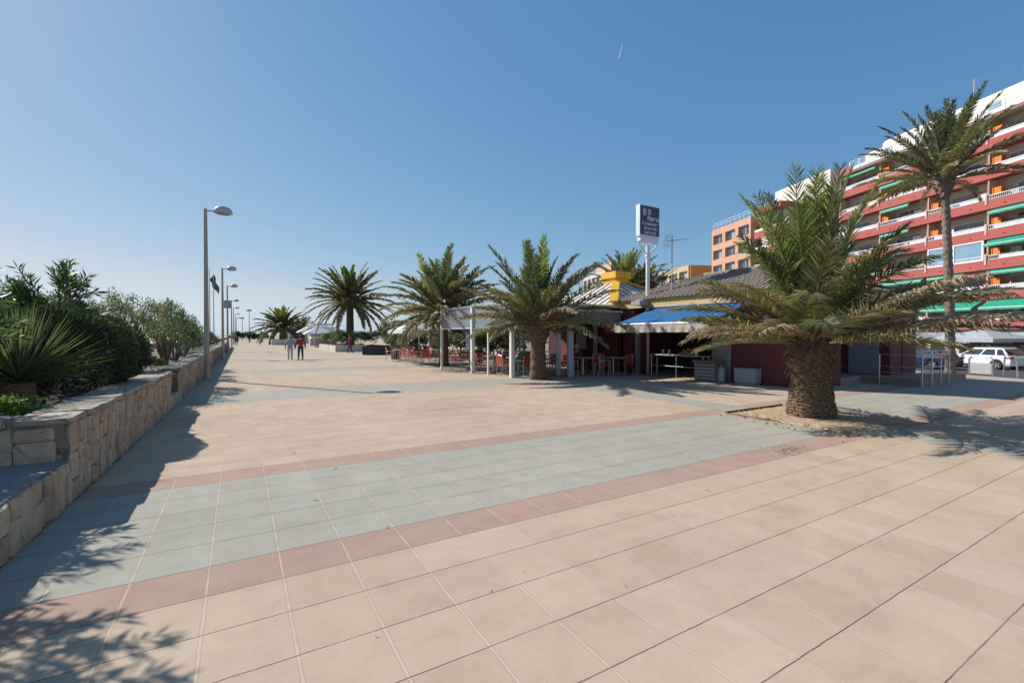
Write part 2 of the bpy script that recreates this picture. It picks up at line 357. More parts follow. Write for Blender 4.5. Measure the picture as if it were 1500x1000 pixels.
sheet_m = mat('roof_sheet', (0.66, 0.60, 0.54), 0.7, (0.55, 0.49, 0.44), 2, 0.15, 20, dirt=0.15)
sign_blue = mat('sign_blue', (0.022, 0.032, 0.105), 0.4, (0.03, 0.045, 0.13), 1.5)
sign_white = mat('sign_lettering', (0.62, 0.60, 0.62), 0.5, (0.55, 0.53, 0.56), 6)
bark_low = mat('palm_bark_low', (0.30, 0.20, 0.115), 0.95, (0.155, 0.10, 0.06), 22, 1.0, 60, stretch=(1, 1, 2.5), dirt=0.3)
bark_up = mat('palm_bark_boots', (0.20, 0.125, 0.075), 0.95, (0.10, 0.062, 0.04), 14, 1.0, 50, dirt=0.35)
bark_tall = mat('palm_bark_tall', (0.26, 0.20, 0.15), 0.95, (0.16, 0.12, 0.09), 16, 1.0, 40, dirt=0.25)
P_GREEN = mat('frond_green', (0.128, 0.145, 0.072), 0.42, (0.085, 0.105, 0.052), 1.5, trans=0.34)
P_BRIGHT = mat('frond_bright', (0.25, 0.27, 0.07), 0.42, (0.17, 0.20, 0.05), 1.5, trans=0.45)
P_OLIVE = mat('frond_olive', (0.25, 0.22, 0.11), 0.5, (0.16, 0.145, 0.07), 1.2, trans=0.34)
P_DRY = mat('frond_dry', (0.36, 0.27, 0.165), 0.8, (0.22, 0.155, 0.09), 1.6, trans=0.2)
P_RACHIS = mat('frond_rachis', (0.24, 0.19, 0.075), 0.5, (0.17, 0.13, 0.055), 2)
PM = [P_GREEN, P_BRIGHT, P_OLIVE, P_DRY, P_RACHIS]
leaf_a = mat('leaf_mid', (0.085, 0.135, 0.045), 0.5, (0.058, 0.098, 0.034), 1.2, trans=0.25)
leaf_b = mat('leaf_light', (0.17, 0.22, 0.075), 0.5, (0.12, 0.165, 0.055), 1.2, trans=0.32)
leaf_c = mat('leaf_dark', (0.034, 0.056, 0.024), 0.7, (0.022, 0.040, 0.018), 1.2, trans=0.12)
leaf_d = mat('leaf_lime', (0.22, 0.34, 0.03), 0.5, (0.16, 0.26, 0.03), 1.2, trans=0.35)
leaf_t = mat('leaf_tan', (0.30, 0.235, 0.13), 0.7, (0.20, 0.16, 0.09), 1.2, trans=0.2)
leaf_g = mat('leaf_grey_green', (0.165, 0.185, 0.105), 0.55, (0.11, 0.13, 0.075), 1.2, trans=0.25)
twig = mat('twig', (0.20, 0.15, 0.11), 0.9, (0.12, 0.09, 0.07), 8)

# ---------------------------------------------------------------- ground
SD = Vector((0.371, 0.928, 0)); SN = Vector((0.928, -0.371, 0))      # street direction and its right normal
def street(t, v, z=0):                                              # t along the street, v across from the plaza edge
    o = Vector((26.6, 8.0, 0)) + SD * t + SN * v; return (o.x, o.y, z)
b = MB(); b.quad((-9000, -4000, -1.45), (9000, -4000, -1.45), (9000, 12000, -1.45), (-9000, 12000, -1.45))
struct(b.build('ground', mat('earth', (0.33, 0.28, 0.21), 0.95, (0.27, 0.23, 0.17), 0.05)))
b = MB(); b.quad((-75, -400, -0.9), (-8.2, -400, -0.35), (-8.2, 900, -0.35), (-75, 900, -0.9)); struct(b.build('beach', sand))
b = MB(); b.quad((-9000, -4000, -1.1), (-62, -4000, -1.1), (-62, 12000, -1.1), (-9000, 12000, -1.1)); struct(b.build('sea', sea_m))
b = MB()
pl = [(-1.75, -14, 0), (street(-24, 0)[0], -14, 0), street(-23.7, 0), street(60, 0), street(140, 0), (60, 175, 0), (-1.75, 175, 0)]
b.slab([pl[0], pl[1], pl[2], pl[3], pl[4], pl[5], pl[6]], 1.5); struct(b.build('plaza_paving', paving))
b = MB()
b.slab([street(-60, 0.02, -0.004), street(-60, 3.5, -0.75), street(140, 3.5, -0.75), street(140, 0.02, -0.004)], 0.1)
struct(b.build('pavement_ramp', concrete))
b = MB(); b.slab([street(-90, 3.4, -0.93), street(-90, 22.6, -0.93), street(200, 22.6, -0.93), street(200, 3.4, -0.93)], 0.1)
struct(b.build('road', asphalt))
b = MB()
for k in range(-12, 30): b.slab([street(k * 4, 11.0, -0.926), street(k * 4, 11.15, -0.926), street(k * 4 + 2, 11.15, -0.926), street(k * 4 + 2, 11.0, -0.926)], 0.003)
for k in range(-14, 26): b.slab([street(k * 5.2, 19.4, -0.926), street(k * 5.2, 22.4, -0.926), street(k * 5.2 + .1, 22.4, -0.926), street(k * 5.2 + .1, 19.4, -0.926)], 0.003)
struct(b.build('road_markings', road_paint))
b = MB(); b.slab([street(-90, 22.6, -0.80), street(-90, 40, -0.80), street(200, 40, -0.80), street(200, 22.6, -0.80)], 0.4)
struct(b.build('far_pavement', concrete))
# edge kerb of the plaza
b = MB(); b.slab([street(-23, -0.32, 0.012), street(-23, 0.03, 0.012), street(60, 0.03, 0.012), street(60, -0.32, 0.012)], 0.3)
struct(b.build('plaza_kerb', concrete))

# gravel square round the palm
rng = random.Random(5)
b = MB(); n = 26; idx = {}
for i in range(n):
    for k in range(n):
        x = 8.9 + 2.2 * i / (n - 1); y = 3.85 + 2.3 * k / (n - 1)
        e = min(i, k, n - 1 - i, n - 1 - k)
        if e == 0: x += rng.uniform(-.09, .06); y += rng.uniform(-.06, .06)
        z = 0.004 if e == 0 else 0.012 + min(e, 4) * 0.006 + rng.uniform(0, 0.014)
        idx[i, k] = b.add([(x, y, z)])
for i in range(n - 1):
    for k in range(n - 1): b.face(idx[i, k], idx[i + 1, k], idx[i + 1, k + 1], idx[i, k + 1])
for q in range(600):
    x = rng.gauss(10.0, 0.62); y = rng.gauss(5.0, 0.62)
    if q % 12 == 0: x = rng.uniform(8.8, 11.2); y = rng.uniform(3.75, 6.1)
    s = rng.uniform(.006, .018); z = 0.005 if (x < 8.9 or x > 11.1 or y < 3.85 or y > 6.15) else 0.03
    T = Matrix.Translation((x, y, z)) @ Matrix.Rotation(rng.uniform(0, 3), 4, 'Z'); b.box(-s, s, -s * .7, s * .7, -.01, s, T)
o = b.build('gravel', gravel_m); stuff(o, 'light brown gravel in the square bed round the big stout palm', 'gravel')
b = MB()
b.box(8.93, 11.0, 6.10, 6.14, -.02, 0.055); b.box(8.90, 8.93, 5.0, 6.14, -.02, 0.03)
tag(b.build('bed_edging', mat('rusty_edge', (0.16, 0.09, 0.06), 0.8, (0.1, 0.06, 0.04), 8)), 'thin rusty metal edging of the gravel bed behind the big palm', 'edging')

# ---------------------------------------------------------------- palms
def frond(mb, base, phi, elev, L, droop, nl, ll, wd, mi, rng, twist=0.0, tipd=0.0):
    seg = 9; pts = []; p = Vector(base); el = elev; ph = phi; dirs = []
    for i in range(seg + 1):
        pts.append(p.copy()); d = Vector((math.cos(el) * math.cos(ph), math.cos(el) * math.sin(ph), math.sin(el))); dirs.append(d)
        p = p + d * (L / seg); el -= droop * (0.35 + 1.3 * (i / seg)) / seg; ph += twist / seg
    mb.cur = 4; mb.tube([q for q in pts], [0.028 * L / 3.2 * (1 - i / (seg + 0.6)) + .003 for i in range(seg + 1)], 4, cap=False)
    mb.cur = mi
    roll = rng.uniform(-0.35, 0.35)
    for k in range(nl):
        s = 0.10 + 0.90 * (k + rng.random() * .7) / nl
        f = s * seg; i = min(int(f), seg - 1); fr = f - i
        P = pts[i].lerp(pts[i + 1], fr); d = dirs[i].lerp(dirs[i + 1], fr).normalized()
        side = d.cross(Vector((0, 0, 1)))
        side = side.normalized() if side.length > 1e-3 else Vector((1, 0, 0))
        up = side.cross(d)
        side = side * math.cos(roll) + up * math.sin(roll); up = side.cross(d)
        prof = min(1.0, 0.35 + s * 2.4) * (1.0 if s < 0.55 else 1.0 - 0.62 * ((s - .55) / .45) ** 1.4)
        ang = math.radians(62 - 32 * s)
        for sg in (-1, 1):
            if rng.random() < 0.07: continue
            if rng.random() < 0.04: a_x = rng.uniform(-.5, .5)
            else: a_x = 0
            ln = ll * prof * rng.uniform(.8, 1.12)
            a = ang + rng.uniform(-.20, .20) + a_x; vv = rng.uniform(0.05, 0.55)
            dr = (d * math.cos(a) + (side * sg * math.cos(vv) + up * math.sin(vv)) * math.sin(a)).normalized()
            mid = P + dr * (ln * 0.5); dr2 = (dr + Vector((0, 0, -tipd * rng.uniform(.3, 1.3)))).normalized(); tip = mid + dr2 * (ln * 0.5)
            wv = (d * 0.8 + up * rng.uniform(-.6, .6)).normalized() * (wd * 0.5)
            n0 = mb.add([P - wv * .6, P + wv * .6, mid + wv, mid - wv, tip])
            mb.face(n0, n0 + 1, n0 + 2, n0 + 3); mb.face(n0 + 3, n0 + 2, n0 + 4)

def crown_mesh(seed, c, nf, L, nl, ll, wd, emax=88, emin=-25, dry=0.25, droop=(0.5, 1.3), rb=0.25, hb=0.5, tipd=0.35, phis=None, lvar=(.85, 1.1), power=0.85):
    rng = random.Random(seed); mb = MB()
    for i in range(nf):
        u = (i + 0.5) / nf
        e = emax - (emax - emin) * (u ** power) + rng.uniform(-6, 6)
        ph = i * 2.39996 + rng.uniform(-.25, .25)
        mi = 1 if u < .22 and rng.random() < .65 else (0 if u < .62 - dry * .5 else (2 if u < 1 - dry or rng.random() < .4 else 3))
        if rng.random() < .34 and u > .25: mi = 2
        dl = droop[0] + (droop[1] - droop[0]) * min(1, u * 1.15)
        l = L * rng.uniform(*lvar) * (0.80 + .2 * min(1, u * 3))
        base = (c[0] + rb * math.cos(ph) * min(1, .25 + u), c[1] + rb * math.sin(ph) * min(1, .25 + u), c[2] + hb * (1 - u) - hb * .5)
        frond(mb, base, ph, R(e), l, dl * rng.uniform(.75, 1.25), nl, ll, wd, mi, rng, rng.uniform(-.3, .3), tipd + (0.5 if mi == 3 else 0))
    return mb

def boots(mb, prof, n, size, rng, out=0.5, c=(0, 0)):
    """spiral of leaf-base stubs on a profile [(r,z)...]"""
    z0, z1 = prof[0][1], prof[-1][1]
    for i in range(n):
        z = z0 + (z1 - z0) * (i + .5) / n
        for a in range(len(prof) - 1):
            if prof[a][1] <= z <= prof[a + 1][1]:
                f = (z - prof[a][1]) / (prof[a + 1][1] - prof[a][1]); r = prof[a][0] * (1 - f) + prof[a + 1][0] * f; break
        ph = i * 2.39996 + rng.uniform(-.05, .05)
        T = Matrix.Translation((c[0], c[1], z)) @ Matrix.Rotation(ph, 4, 'Z') @ Matrix.Translation((r * .97, 0, 0)) @ Matrix.Rotation(-out * rng.uniform(.7, 1.3), 4, 'Y')
        s = size * rng.uniform(.75, 1.25)
        vs = [T @ Vector(v) for v in ((-.05, -s * .62, -s * .3), (-.05, s * .62, -s * .3), (s * .32, 0, -s * .12), (s * .10, -s * .40, s * .55), (s * .10, s * .40, s * .55), (s * .30, 0, s * .55), (-.06, 0, s * .6))]
        n0 = mb.add(vs)
        for q in ((0, 2, 5, 3), (2, 1, 4, 5), (3, 5, 6), (5, 4, 6)): mb.face(*[n0 + k for k in q])

def rough_lathe(mb, prof, k, c, rng, amp):
    rings = []
    for (r, z) in prof: rings.append(mb.add([(c[0] + (r + rng.uniform(-amp, amp)) * math.cos(2 * math.pi * j / k), c[1] + (r + rng.uniform(-amp, amp)) * math.sin(2 * math.pi * j / k), z) for j in range(k)]))
    for i in range(len(prof) - 1):
        a, q = rings[i], rings[i + 1]
        for j in range(k): mb.face(a + j, a + (j + 1) % k, q + (j + 1) % k, q + j)
    mb.face(*[rings[-1] + j for j in range(k)])

# the big stout palm
bp = thing('palm_tree', 'big stout date palm with thick ringed trunk in the gravel square, nearest palm', 'palm tree', (10.0, 4.98, 0))
rng = random.Random(11); mb = MB()
prof = []
for i in range(46):
    z = i * 0.92 / 45
    r = 0.395 + 0.03 * math.sin(min(1, z / .3) * math.pi) - 0.080 * max(0, (z - .3) / .62) ** 1.0
    prof.append((r + (0.020 if i % 3 == 0 else -0.014), z))
rough_lathe(mb, prof, 60, (0, 0), rng, 0.012)
for i in range(900):                                   # frayed root and fibre ends
    z = rng.uniform(0.01, .9) ; ph = rng.uniform(0, 6.283); r = 0.395 + 0.03 * math.sin(min(1, z / .3) * math.pi) - 0.080 * max(0, (z - .3) / .62)
    T = Matrix.Translation((0, 0, z)) @ Matrix.Rotation(ph, 4, 'Z') @ Matrix.Translation((r, 0, 0)) @ Matrix.Rotation(rng.uniform(-.9, .9), 4, 'X')
    s = rng.uniform(.012, .03); mb.box(-.03, s * .9, -s * 1.6, s * 1.6, -s * .5, s * .3, T)
mb.build('trunk', bark_low, bp)
mb = MB(); prof2 = [(0.29, .86), (0.37, .96), (0.42, 1.12), (0.43, 1.30), (0.40, 1.46), (0.30, 1.60), (0.15, 1.68)]
rough_lathe(mb, prof2, 36, (0, 0), rng, 0.04); boots(mb, prof2[1:6], 120, 0.15, rng, 0.75)
for i in range(150):
    z = rng.uniform(.92, 1.5); ph = rng.uniform(0, 6.283); r = .42; q = Vector((r * math.cos(ph), r * math.sin(ph), z)); d = Vector((math.cos(ph) * .5, math.sin(ph) * .5, rng.uniform(-1.2, .6))).normalized() * rng.uniform(.06, .2); mb.tube([q, q + d * .6, q + d + Vector((0, 0, -.03))], .004, 3)
mb.build('leaf_base_bulb', bark_up, bp)
CB = (0, 0, 1.58)
rng = random.Random(23); mb = MB(); qi = 0
VIEW = math.atan2(-4.98, -10.0)                       # direction of the open side of the square
for (n, e0, e1, l0, l1, d0, d1, mis) in ((14, 70, 87, 2.75, 3.15, .15, .45, (1, 1, 0, 0)), (10, 52, 68, 2.0, 2.5, .3, .7, (0, 0, 1, 2)), (13, 28, 50, 2.1, 2.6, .4, .85, (0, 2, 2, 3)), (19, 12, 30, 2.45, 2.95, .35, .85, (2, 0, 3, 2)), (9, 3, 18, 2.1, 2.8, .1, .5, (2, 3, 2))):
    for a in range(n):
        ph = a * 2 * math.pi / n + rng.uniform(-.28, .28) + qi * .7; e = rng.uniform(e0, e1)
        df = abs((ph - VIEW + math.pi) % (2 * math.pi) - math.pi)
        if df < .55 and e < 14: continue
        u = 1 - e / 90; L = rng.uniform(l0, l1) * (1.12 if e < 26 and abs((ph + 1.05 + math.pi) % (2 * math.pi) - math.pi) < .7 else 1)
        base = (.34 * math.cos(ph) * u, .34 * math.sin(ph) * u, CB[2] - .10 + .40 * (1 - u))
        mi = mis[rng.randrange(len(mis))]
        frond(mb, base, ph, R(e), L, rng.uniform(d0, d1), 88, .54 if e > 20 else .52, .036, mi, rng, rng.uniform(-.5, .5), rng.choice((.15, .35, .65)) + (.5 if mi == 3 else 0))
    qi += 1
mb.build('crown', PM, bp)

def palm(label, loc, trunk_h, tr, L, nf, seed, group=None, emin=-30, dry=0.2, nl=34, ll=0.45, wd=0.045, droop=(.5, 1.2), emax=88, mtr=None, lean=(0, 0), bulb=1.4, name='palm_tree', cat='palm tree', power=.85, lvar=(.85, 1.1)):
    t = thing(name, label, cat, loc, 0, group)
    rng = random.Random(seed); mb = MB(); k = 18
    n = max(8, int(trunk_h / .16)); rings = []
    for i in range(n + 1):
        f = i / n; z = f * trunk_h
        r = tr * (1.12 - 0.25 * f + .12 * max(0, 1 - f * 6)) + (0.012 if i % 2 else -0.012)
        cx = lean[0] * f ** 1.6; cy = lean[1] * f ** 1.6
        rings.append(mb.add([(cx + (r + rng.uniform(-.012, .012)) * math.cos(2 * math.pi * j / k), cy + (r + rng.uniform(-.012, .012)) * math.sin(2 * math.pi * j / k), z) for j in range(k)]))
    for i in range(n):
        for j in range(k): mb.face(rings[i] + j, rings[i] + (j + 1) % k, rings[i + 1] + (j + 1) % k, rings[i + 1] + j)
    bz = trunk_h; br = tr * bulb; c = lean
    pr = [(tr * .8, bz - .35 * bulb), (br, bz - .1), (br * 1.05, bz + .25), (br * .8, bz + .5), (.05, bz + .65)]
    rough_lathe(mb, pr, 18, c, rng, .03); boots(mb, pr[:4], 60, .16 * bulb * .7, rng, .6, c)
    mb.build('trunk', mtr or bark_tall, t)
    cm = crown_mesh(seed + 1, (lean[0], lean[1], bz + .35), nf, L, nl, ll, wd, emax=emax, emin=emin, dry=dry, droop=droop, rb=br * .8, hb=.5, power=power, lvar=lvar)
    cm.build('crown', PM, t); return t

palm('tall slender palm with long bare trunk before the red apartment building', (29.3, 8.35, -0.30), 9.2, 0.175, 3.75, 50, 31, emin=-4, dry=0.10, nl=110, ll=0.42, wd=.055, droop=(.1, .95), lean=(-.2, .25), bulb=2.0, emax=88, power=1.4, lvar=(.8, 1.05))
palm('palm leaning over the corner of the glazed terrace, full drooping crown', (9.75, 14.55, 0), 1.75, 0.29, 3.2, 54, 41, emin=0, dry=0.45, nl=90, ll=.50, wd=.058, mtr=bark_up, droop=(.3, .8), bulb=1.35, lvar=(.65, 1.12))
palm('palm at the far end of the glazed terrace, beside the white parasol', (9.5, 23.3, 0), 2.55, 0.24, 3.8, 64, 51, emin=-8, dry=0.45, nl=90, ll=.54, wd=.075, mtr=bark_up, droop=(.35, 1.2), lvar=(.7, 1.1))
palm('round headed palm on a bare trunk left of the terrace, against the sky', (10.9, 54.6, 0), 5.2, 0.42, 4.9, 66, 61, emin=-34, dry=0.25, nl=90, ll=.60, wd=.15, droop=(.35, .95), mtr=bark_up)
palm('low bushy palm on the far promenade, left of the walkers', (6.7, 92, 0), 2.6, 0.5, 4.6, 56, 71, emin=-30, dry=0.3, nl=50, ll=.75, wd=.24, mtr=bark_up)
palm('small farthest palm just right of the walkers', (13.3, 124, 0), 2.2, 0.5, 4.3, 50, 73, emin=-30, dry=0.2, nl=50, ll=.75, wd=.26, mtr=bark_up)
palm('palm crown rising behind the yellow chimney cap', (33.8, 34.5, -.9), 6.9, 0.42, 4.4, 60, 81, emin=-30, dry=0.15, nl=60, ll=.6, wd=.10, power=1.1)
palm('palm crown right of the sign pole behind the tiled roof', (37.0, 34.8, -.9), 5.9, 0.42, 4.2, 60, 83, emin=-30, dry=0.3, nl=60, ll=.6, wd=.10, power=1.1)
palm('dark palm standing behind the big stout palm and the kiosk roof', (27.6, 14.6, -.6), 5.9, 0.35, 3.5, 40, 85, emin=-25, dry=0.1, nl=36, ll=.5, wd=.06)
palm('palm with drooping olive fronds behind the outdoor tables', (13.0, 33.5, 0), 2.2, 0.4, 3.8, 52, 87, emin=-35, dry=0.35, nl=34, ll=.55, wd=.07, mtr=bark_up)

# ---------------------------------------------------------------- shrubs
def leaf(mb, p, d, ln, wd, rng):
    d = d.normalized(); a = Vector((rng.uniform(-1, 1), rng.uniform(-1, 1), rng.uniform(-1, 1))); s = d.cross(a)
    s = s.normalized() * wd * .5 if s.length > 1e-3 else Vector((wd * .5, 0, 0))
    m = p + d * ln * .45
    n0 = mb.add([p, m + s, p + d * ln, m - s]); mb.face(n0, n0 + 1, n0 + 2, n0 + 3)
def rdir(rng):
    z = rng.uniform(-1, 1); a = rng.uniform(0, 6.283); r = math.sqrt(1 - z * z); return Vector((r * math.cos(a), r * math.sin(a), z))
def blob(mb, c, r, n, ln, wd, rng, mats, hollow=.55, clump=26, upb=.2, cl_r=.30):
    """leaf clumps spread through an ellipsoid"""
    cl = []
    for i in range(clump):
        d = rdir(rng); d.z = abs(d.z) * 1.0 - .25; rr = hollow + (1 - hollow) * rng.random()
        cl.append((Vector((c[0] + d.x * r[0] * rr, c[1] + d.y * r[1] * rr, c[2] + d.z * r[2] * rr)), mats[rng.randrange(len(mats))], rng.uniform(.6, 1.3)))
    for i in range(n):
        q, mi, s = cl[rng.randrange(clump)]
        d = rdir(rng) * (rng.random() ** .45) * cl_r * s
        p = q + Vector((d.x * r[0], d.y * r[1], d.z * r[2]))
        mb.cur = mi if rng.random() < .75 else mats[rng.randrange(len(mats))]
        dd = rdir(rng) + Vector((0, 0, upb)) + (p - Vector(c)).normalized() * .6
        leaf(mb, p, dd, ln * rng.uniform(.6, 1.2), wd * rng.uniform(.7, 1.2), rng)
LM = [leaf_a, leaf_b, leaf_c, leaf_t, leaf_g, leaf_d]
def shrub(label, loc, r, n, ln, wd, seed, mats=(0, 1, 2), name='shrub', cat='shrub', group=None, hollow=.5, clump=30, cl_r=.3, stems=7, upb=.2):
    t = thing(name, label, cat, loc, 0, group); rng = random.Random(seed)
    mb = MB()
    for i in range(stems):
        d = rdir(rng); e = Vector((d.x * r[0] * .7, d.y * r[1] * .7, r[2] * rng.uniform(.9, 1.7)))
        k_ = 1.0 if i < 7 else .45; mb.tube([(0, 0, -.05), e * .45 + Vector((d.y * .15, -d.x * .15, .1)), e], [.035 * r[2] * k_, .02 * r[2] * k_, .005], 5)
    mb.build('stem', twig, t)
    mb = MB(); blob(mb, (0, 0, r[2]), r, n, ln, wd, rng, mats, hollow, clump, upb, cl_r); mb.build('foliage', LM, t); return t

# clipped dark evergreen bush
def evergreen(label, loc, r, n, seed, ln=.05, wd=.018):
    t = thing('evergreen_bush', label, 'bush', loc); rng = random.Random(seed)
    mb = MB(); mb.cur = 0
    for i in range(n):
        d = rdir(rng); k = 1 + .05 * math.sin(d.x * 9 + 1) + .04 * math.sin(d.y * 11) + .03 * math.sin(d.z * 13 + d.x * 7)
        if d.z < -.75: continue
        rr = k * (1 - .22 * rng.random() ** 2)
        p = Vector((d.x * r[0] * rr, d.y * r[1] * rr, r[2] * .9 + d.z * r[2] * rr * (0.92)))
        if p.z < 0: continue
        mb.cur = 2 if rng.random() < .7 else (0 if rng.random() < .75 else 3)
        dd = d * 1.0 + rdir(rng) * .7 + Vector((0, 0, .45)); leaf(mb, p, dd, ln * rng.uniform(.7, 1.7), wd, rng)
    mb.build('foliage', LM, t)
    mb = MB()
    for i in range(9):
        a = rng.uniform(0, 6.28); mb.tube([(.1 * math.cos(a), .1 * math.sin(a), 0), (r[0] * .5 * math.cos(a), r[1] * .5 * math.sin(a), r[2] * .8), (r[0] * .75 * math.cos(a), r[1] * .75 * math.sin(a), r[2] * 1.1)], [.04, .025, .01], 5)
    mb.build('stem', twig, t)
    return t
evergreen('dense rounded dark evergreen bush leaning over the planter wall', (-2.62, 10.3, .62), (1.05, 1.30, .82), 85000, 101, .042, .013)
evergreen('smaller dark evergreen bush beyond the rounded one', (-2.9, 13.7, .62), (1.1, 1.1, .74), 22000, 103, .06, .025)

# oleanders: arching stems with whorls of narrow leaves
def oleander(label, loc, h, spread, ns, seed, ln=.15):
    t = thing('oleander', label, 'shrub', loc); rng = random.Random(seed); st = MB(); lf = MB()
    for i in range(ns):
        a = rng.uniform(0, 6.283); sp = spread * rng.uniform(.25, 1); hh = h * rng.uniform(.65, 1.0)
        pts = [Vector((.1 * math.cos(a), .1 * math.sin(a), 0)), Vector((sp * .35 * math.cos(a), sp * .35 * math.sin(a), hh * .5)), Vector((sp * .75 * math.cos(a), sp * .75 * math.sin(a), hh * .85)), Vector((sp * 1.1 * math.cos(a), sp * 1.1 * math.sin(a), hh))]
        st.tube(pts, [.016, .012, .008, .004], 5)
        br = [pts]
        for q in range(3):
            s0 = pts[1].lerp(pts[3], rng.uniform(.1, .7)); d = (rdir(rng) + Vector((math.cos(a), math.sin(a), 1.1))).normalized() * rng.uniform(.3, .6)
            bp2 = [s0, s0 + d * .5, s0 + d + Vector((0, 0, -.03))]; st.tube(bp2, [.007, .005, .003], 4); br.append(bp2)
        for bpts in br:
            L = 14 if len(bpts) == 4 else 10
            for k in range(L):
                f = .35 + .65 * (k + 1) / L if len(bpts) == 4 else .25 + .75 * (k + 1) / L
                fi = f * (len(bpts) - 1); ii = min(int(fi), len(bpts) - 2); p = bpts[ii].lerp(bpts[ii + 1], fi - ii); d = (bpts[ii + 1] - bpts[ii]).normalized()
                for w_ in range(3):
                    lf.cur = (0, 0, 1, 2)[rng.randrange(4)]
                    side = d.cross(rdir(rng)); dd = d * rng.uniform(.5, 1.1) + side * 1.0
                    leaf(lf, p, dd, ln * rng.uniform(.7, 1.2), ln * .17, rng)
    st.build('stem', twig, t); lf.build('foliage', LM, t); return t
oleander('tall oleander with long narrow leaves rising above the spiky plant', (-2.95, 11.9, .66), 2.35, .62, 15, 201, .19)
oleander('oleander at the left edge beside the notch in the stone wall', (-3.45, 8.3, .66), 1.95, .80, 34, 203)
oleander('oleander overhanging the low stone seat at the near left', (-3.05, 6.95, .66), 1.85, .85, 34, 205)
oleander('oleander behind the low stone seat, nearest the camera', (-2.95, 5.5, .30), 2.3, .95, 36, 207)
oleander('bushy oleander in the back row behind the spiky plant', (-4.6, 12.8, .60), 2.2, .9, 30, 209)
oleander('tall oleander stem showing over the dark evergreen bush', (-3.9, 12.6, .66), 2.0, .6, 14, 211, .18)

# spiky yucca on a stubby trunk
t = thing('yucca', 'spiky grey-green yucca on a stubby brown trunk inside the planter', 'plant', (-2.62, 8.95, .66)); rng = random.Random(77)
mb = MB(); pr = [(.17, 0), (.165, .1), (.16, .2), (.165, .3), (.15, .38)]; rough_lathe(mb, [(r + (.012 if i % 2 else 0), z) for i, (r, z) in enumerate([(.165, k * .03) for k in range(13)])], 18, (0, 0), rng, .012)
boots(mb, pr, 90, .06, rng, .35); mb.build('trunk', mat('yucca_bark', (0.32, .19, .12), .95, (.2, .12, .08), 14, 1, 50, dirt=.2), t)
mb = MB()
for i in range(330):
    u = (i + .5) / 330; e = R(86 - 78 * u ** .8 + rng.uniform(-6, 6)); ph = i * 2.39996
    d = Vector((math.cos(e) * math.cos(ph), math.cos(e) * math.sin(ph), math.sin(e))); L = rng.uniform(.75, 1.12)
    p0 = Vector((.08 * math.cos(ph), .08 * math.sin(ph), .36 + .12 * (1 - u))); side = d.cross(Vector((0, 0, 1))).normalized() * .014
    m1 = p0 + d * L * .5; tip = m1 + (d + Vector((0, 0, -.22 * u))).normalized() * L * .5; up = side.cross(d).normalized() * .008
    mb.cur = (4, 4, 4, 1)[rng.randrange(4)]
    n0 = mb.add([p0 - side, p0 - up, p0 + side, m1 - side, m1 - up * 1.4, m1 + side, tip])
    for q in ((0, 1, 4, 3), (1, 2, 5, 4), (3, 4, 6), (4, 5, 6)): mb.face(*[n0 + k for k in q])
mb.build('foliage', LM, t)

shrub('small lime green leafy plant at the bottom left of the planter', (-2.15, 7.15, .66), (.30, .30, .17), 1100, .08, .026, 221, (5, 5, 1), name='leafy_plant', cat='plant', stems=4, hollow=.2, clump=14)
shrub('low lime plant at the foot of the tan shrub by the wall', (-2.0, 15.8, .66), (.35, .4, .22), 900, .08, .028, 223, (5, 1), name='leafy_plant', cat='plant', stems=3, hollow=.2, clump=14)
sh = [  # label, loc, r, n, ln, wd, mats
 ('airy tan-green shrub against the sky left of the first lamp post', (-2.7, 16.4, .66), (1.05, 1.3, 1.3), 3800, .095, .03, (4, 3, 1)),
 ('loose grey-green shrub beside the foot of the first lamp post', (-2.05, 18.7, .66), (.80, 1.5, 1.22), 5200, .085, .032, (4, 1, 0)),
 ('tall tan-green shrub behind the two dark evergreens', (-3.9, 15.6, .6), (1.1, 1.2, 1.22), 3800, .09, .034, (4, 3, 0)),
 ('wide green shrub in the back row behind the tall oleander', (-4.6, 15.2, .6), (1.2, 1.3, 1.0), 5200, .09, .034, (0, 4, 1)),
 ('rounded olive shrub just past the first lamp post', (-2.2, 22.6, .5), (.9, 1.8, 1.15), 4800, .10, .04, (4, 0, 2)),
 ('green shrub in the row between first and second lamps', (-2.3, 26.8, .5), (.95, 2.0, 1.08), 4200, .11, .045, (0, 1, 2)),
 ('dark shrub just before the second lamp post', (-2.6, 31.5, .4), (1.0, 2.2, .86), 3600, .13, .05, (0, 2, 4)),
 ('long shrub beyond the second lamp post', (-2.7, 38.5, .4), (1.0, 3.2, .80), 3600, .15, .06, (0, 2, 4)),
 ('far olive shrub before the third lamp post', (-2.9, 47.5, .3), (1.0, 4.0, .85), 3200, .18, .08, (0, 2, 4)),
 ('farthest shrub of the planter row on the left', (-3.0, 60, .3), (1.1, 6.0, .90), 3200, .22, .1, (0, 2, 4)),
 ('back row shrub showing dark green at the far left edge', (-5.4, 19.5, .4), (1.5, 1.9, 1.15), 4500, .12, .05, (0, 2, 1)),
 ('back row shrub behind the grey-green one near the first lamp', (-4.6, 21.5, .4), (1.4, 2.0, 1.2), 4500, .12, .05, (4, 1, 0)),
 ('low grey shrub under the oleander beside the spiky plant', (-3.1, 9.3, .6), (.7, .7, .42), 3200, .07, .025, (4, 2, 0)),
 ('green shrub filling the gap behind the spiky plant', (-3.9, 11.2, .6), (.9, .9, .85), 4800, .10, .03, (0, 1, 4)),
]
for i, (lb, loc, r, n, ln, wd, ms) in enumerate(sh): shrub(lb, loc, r, n, ln, wd, 300 + i, ms, stems=34 if loc[1] < 20 else 9, clump=44 if loc[1] < 20 else 30, cl_r=.22 if loc[1] < 20 else .3)
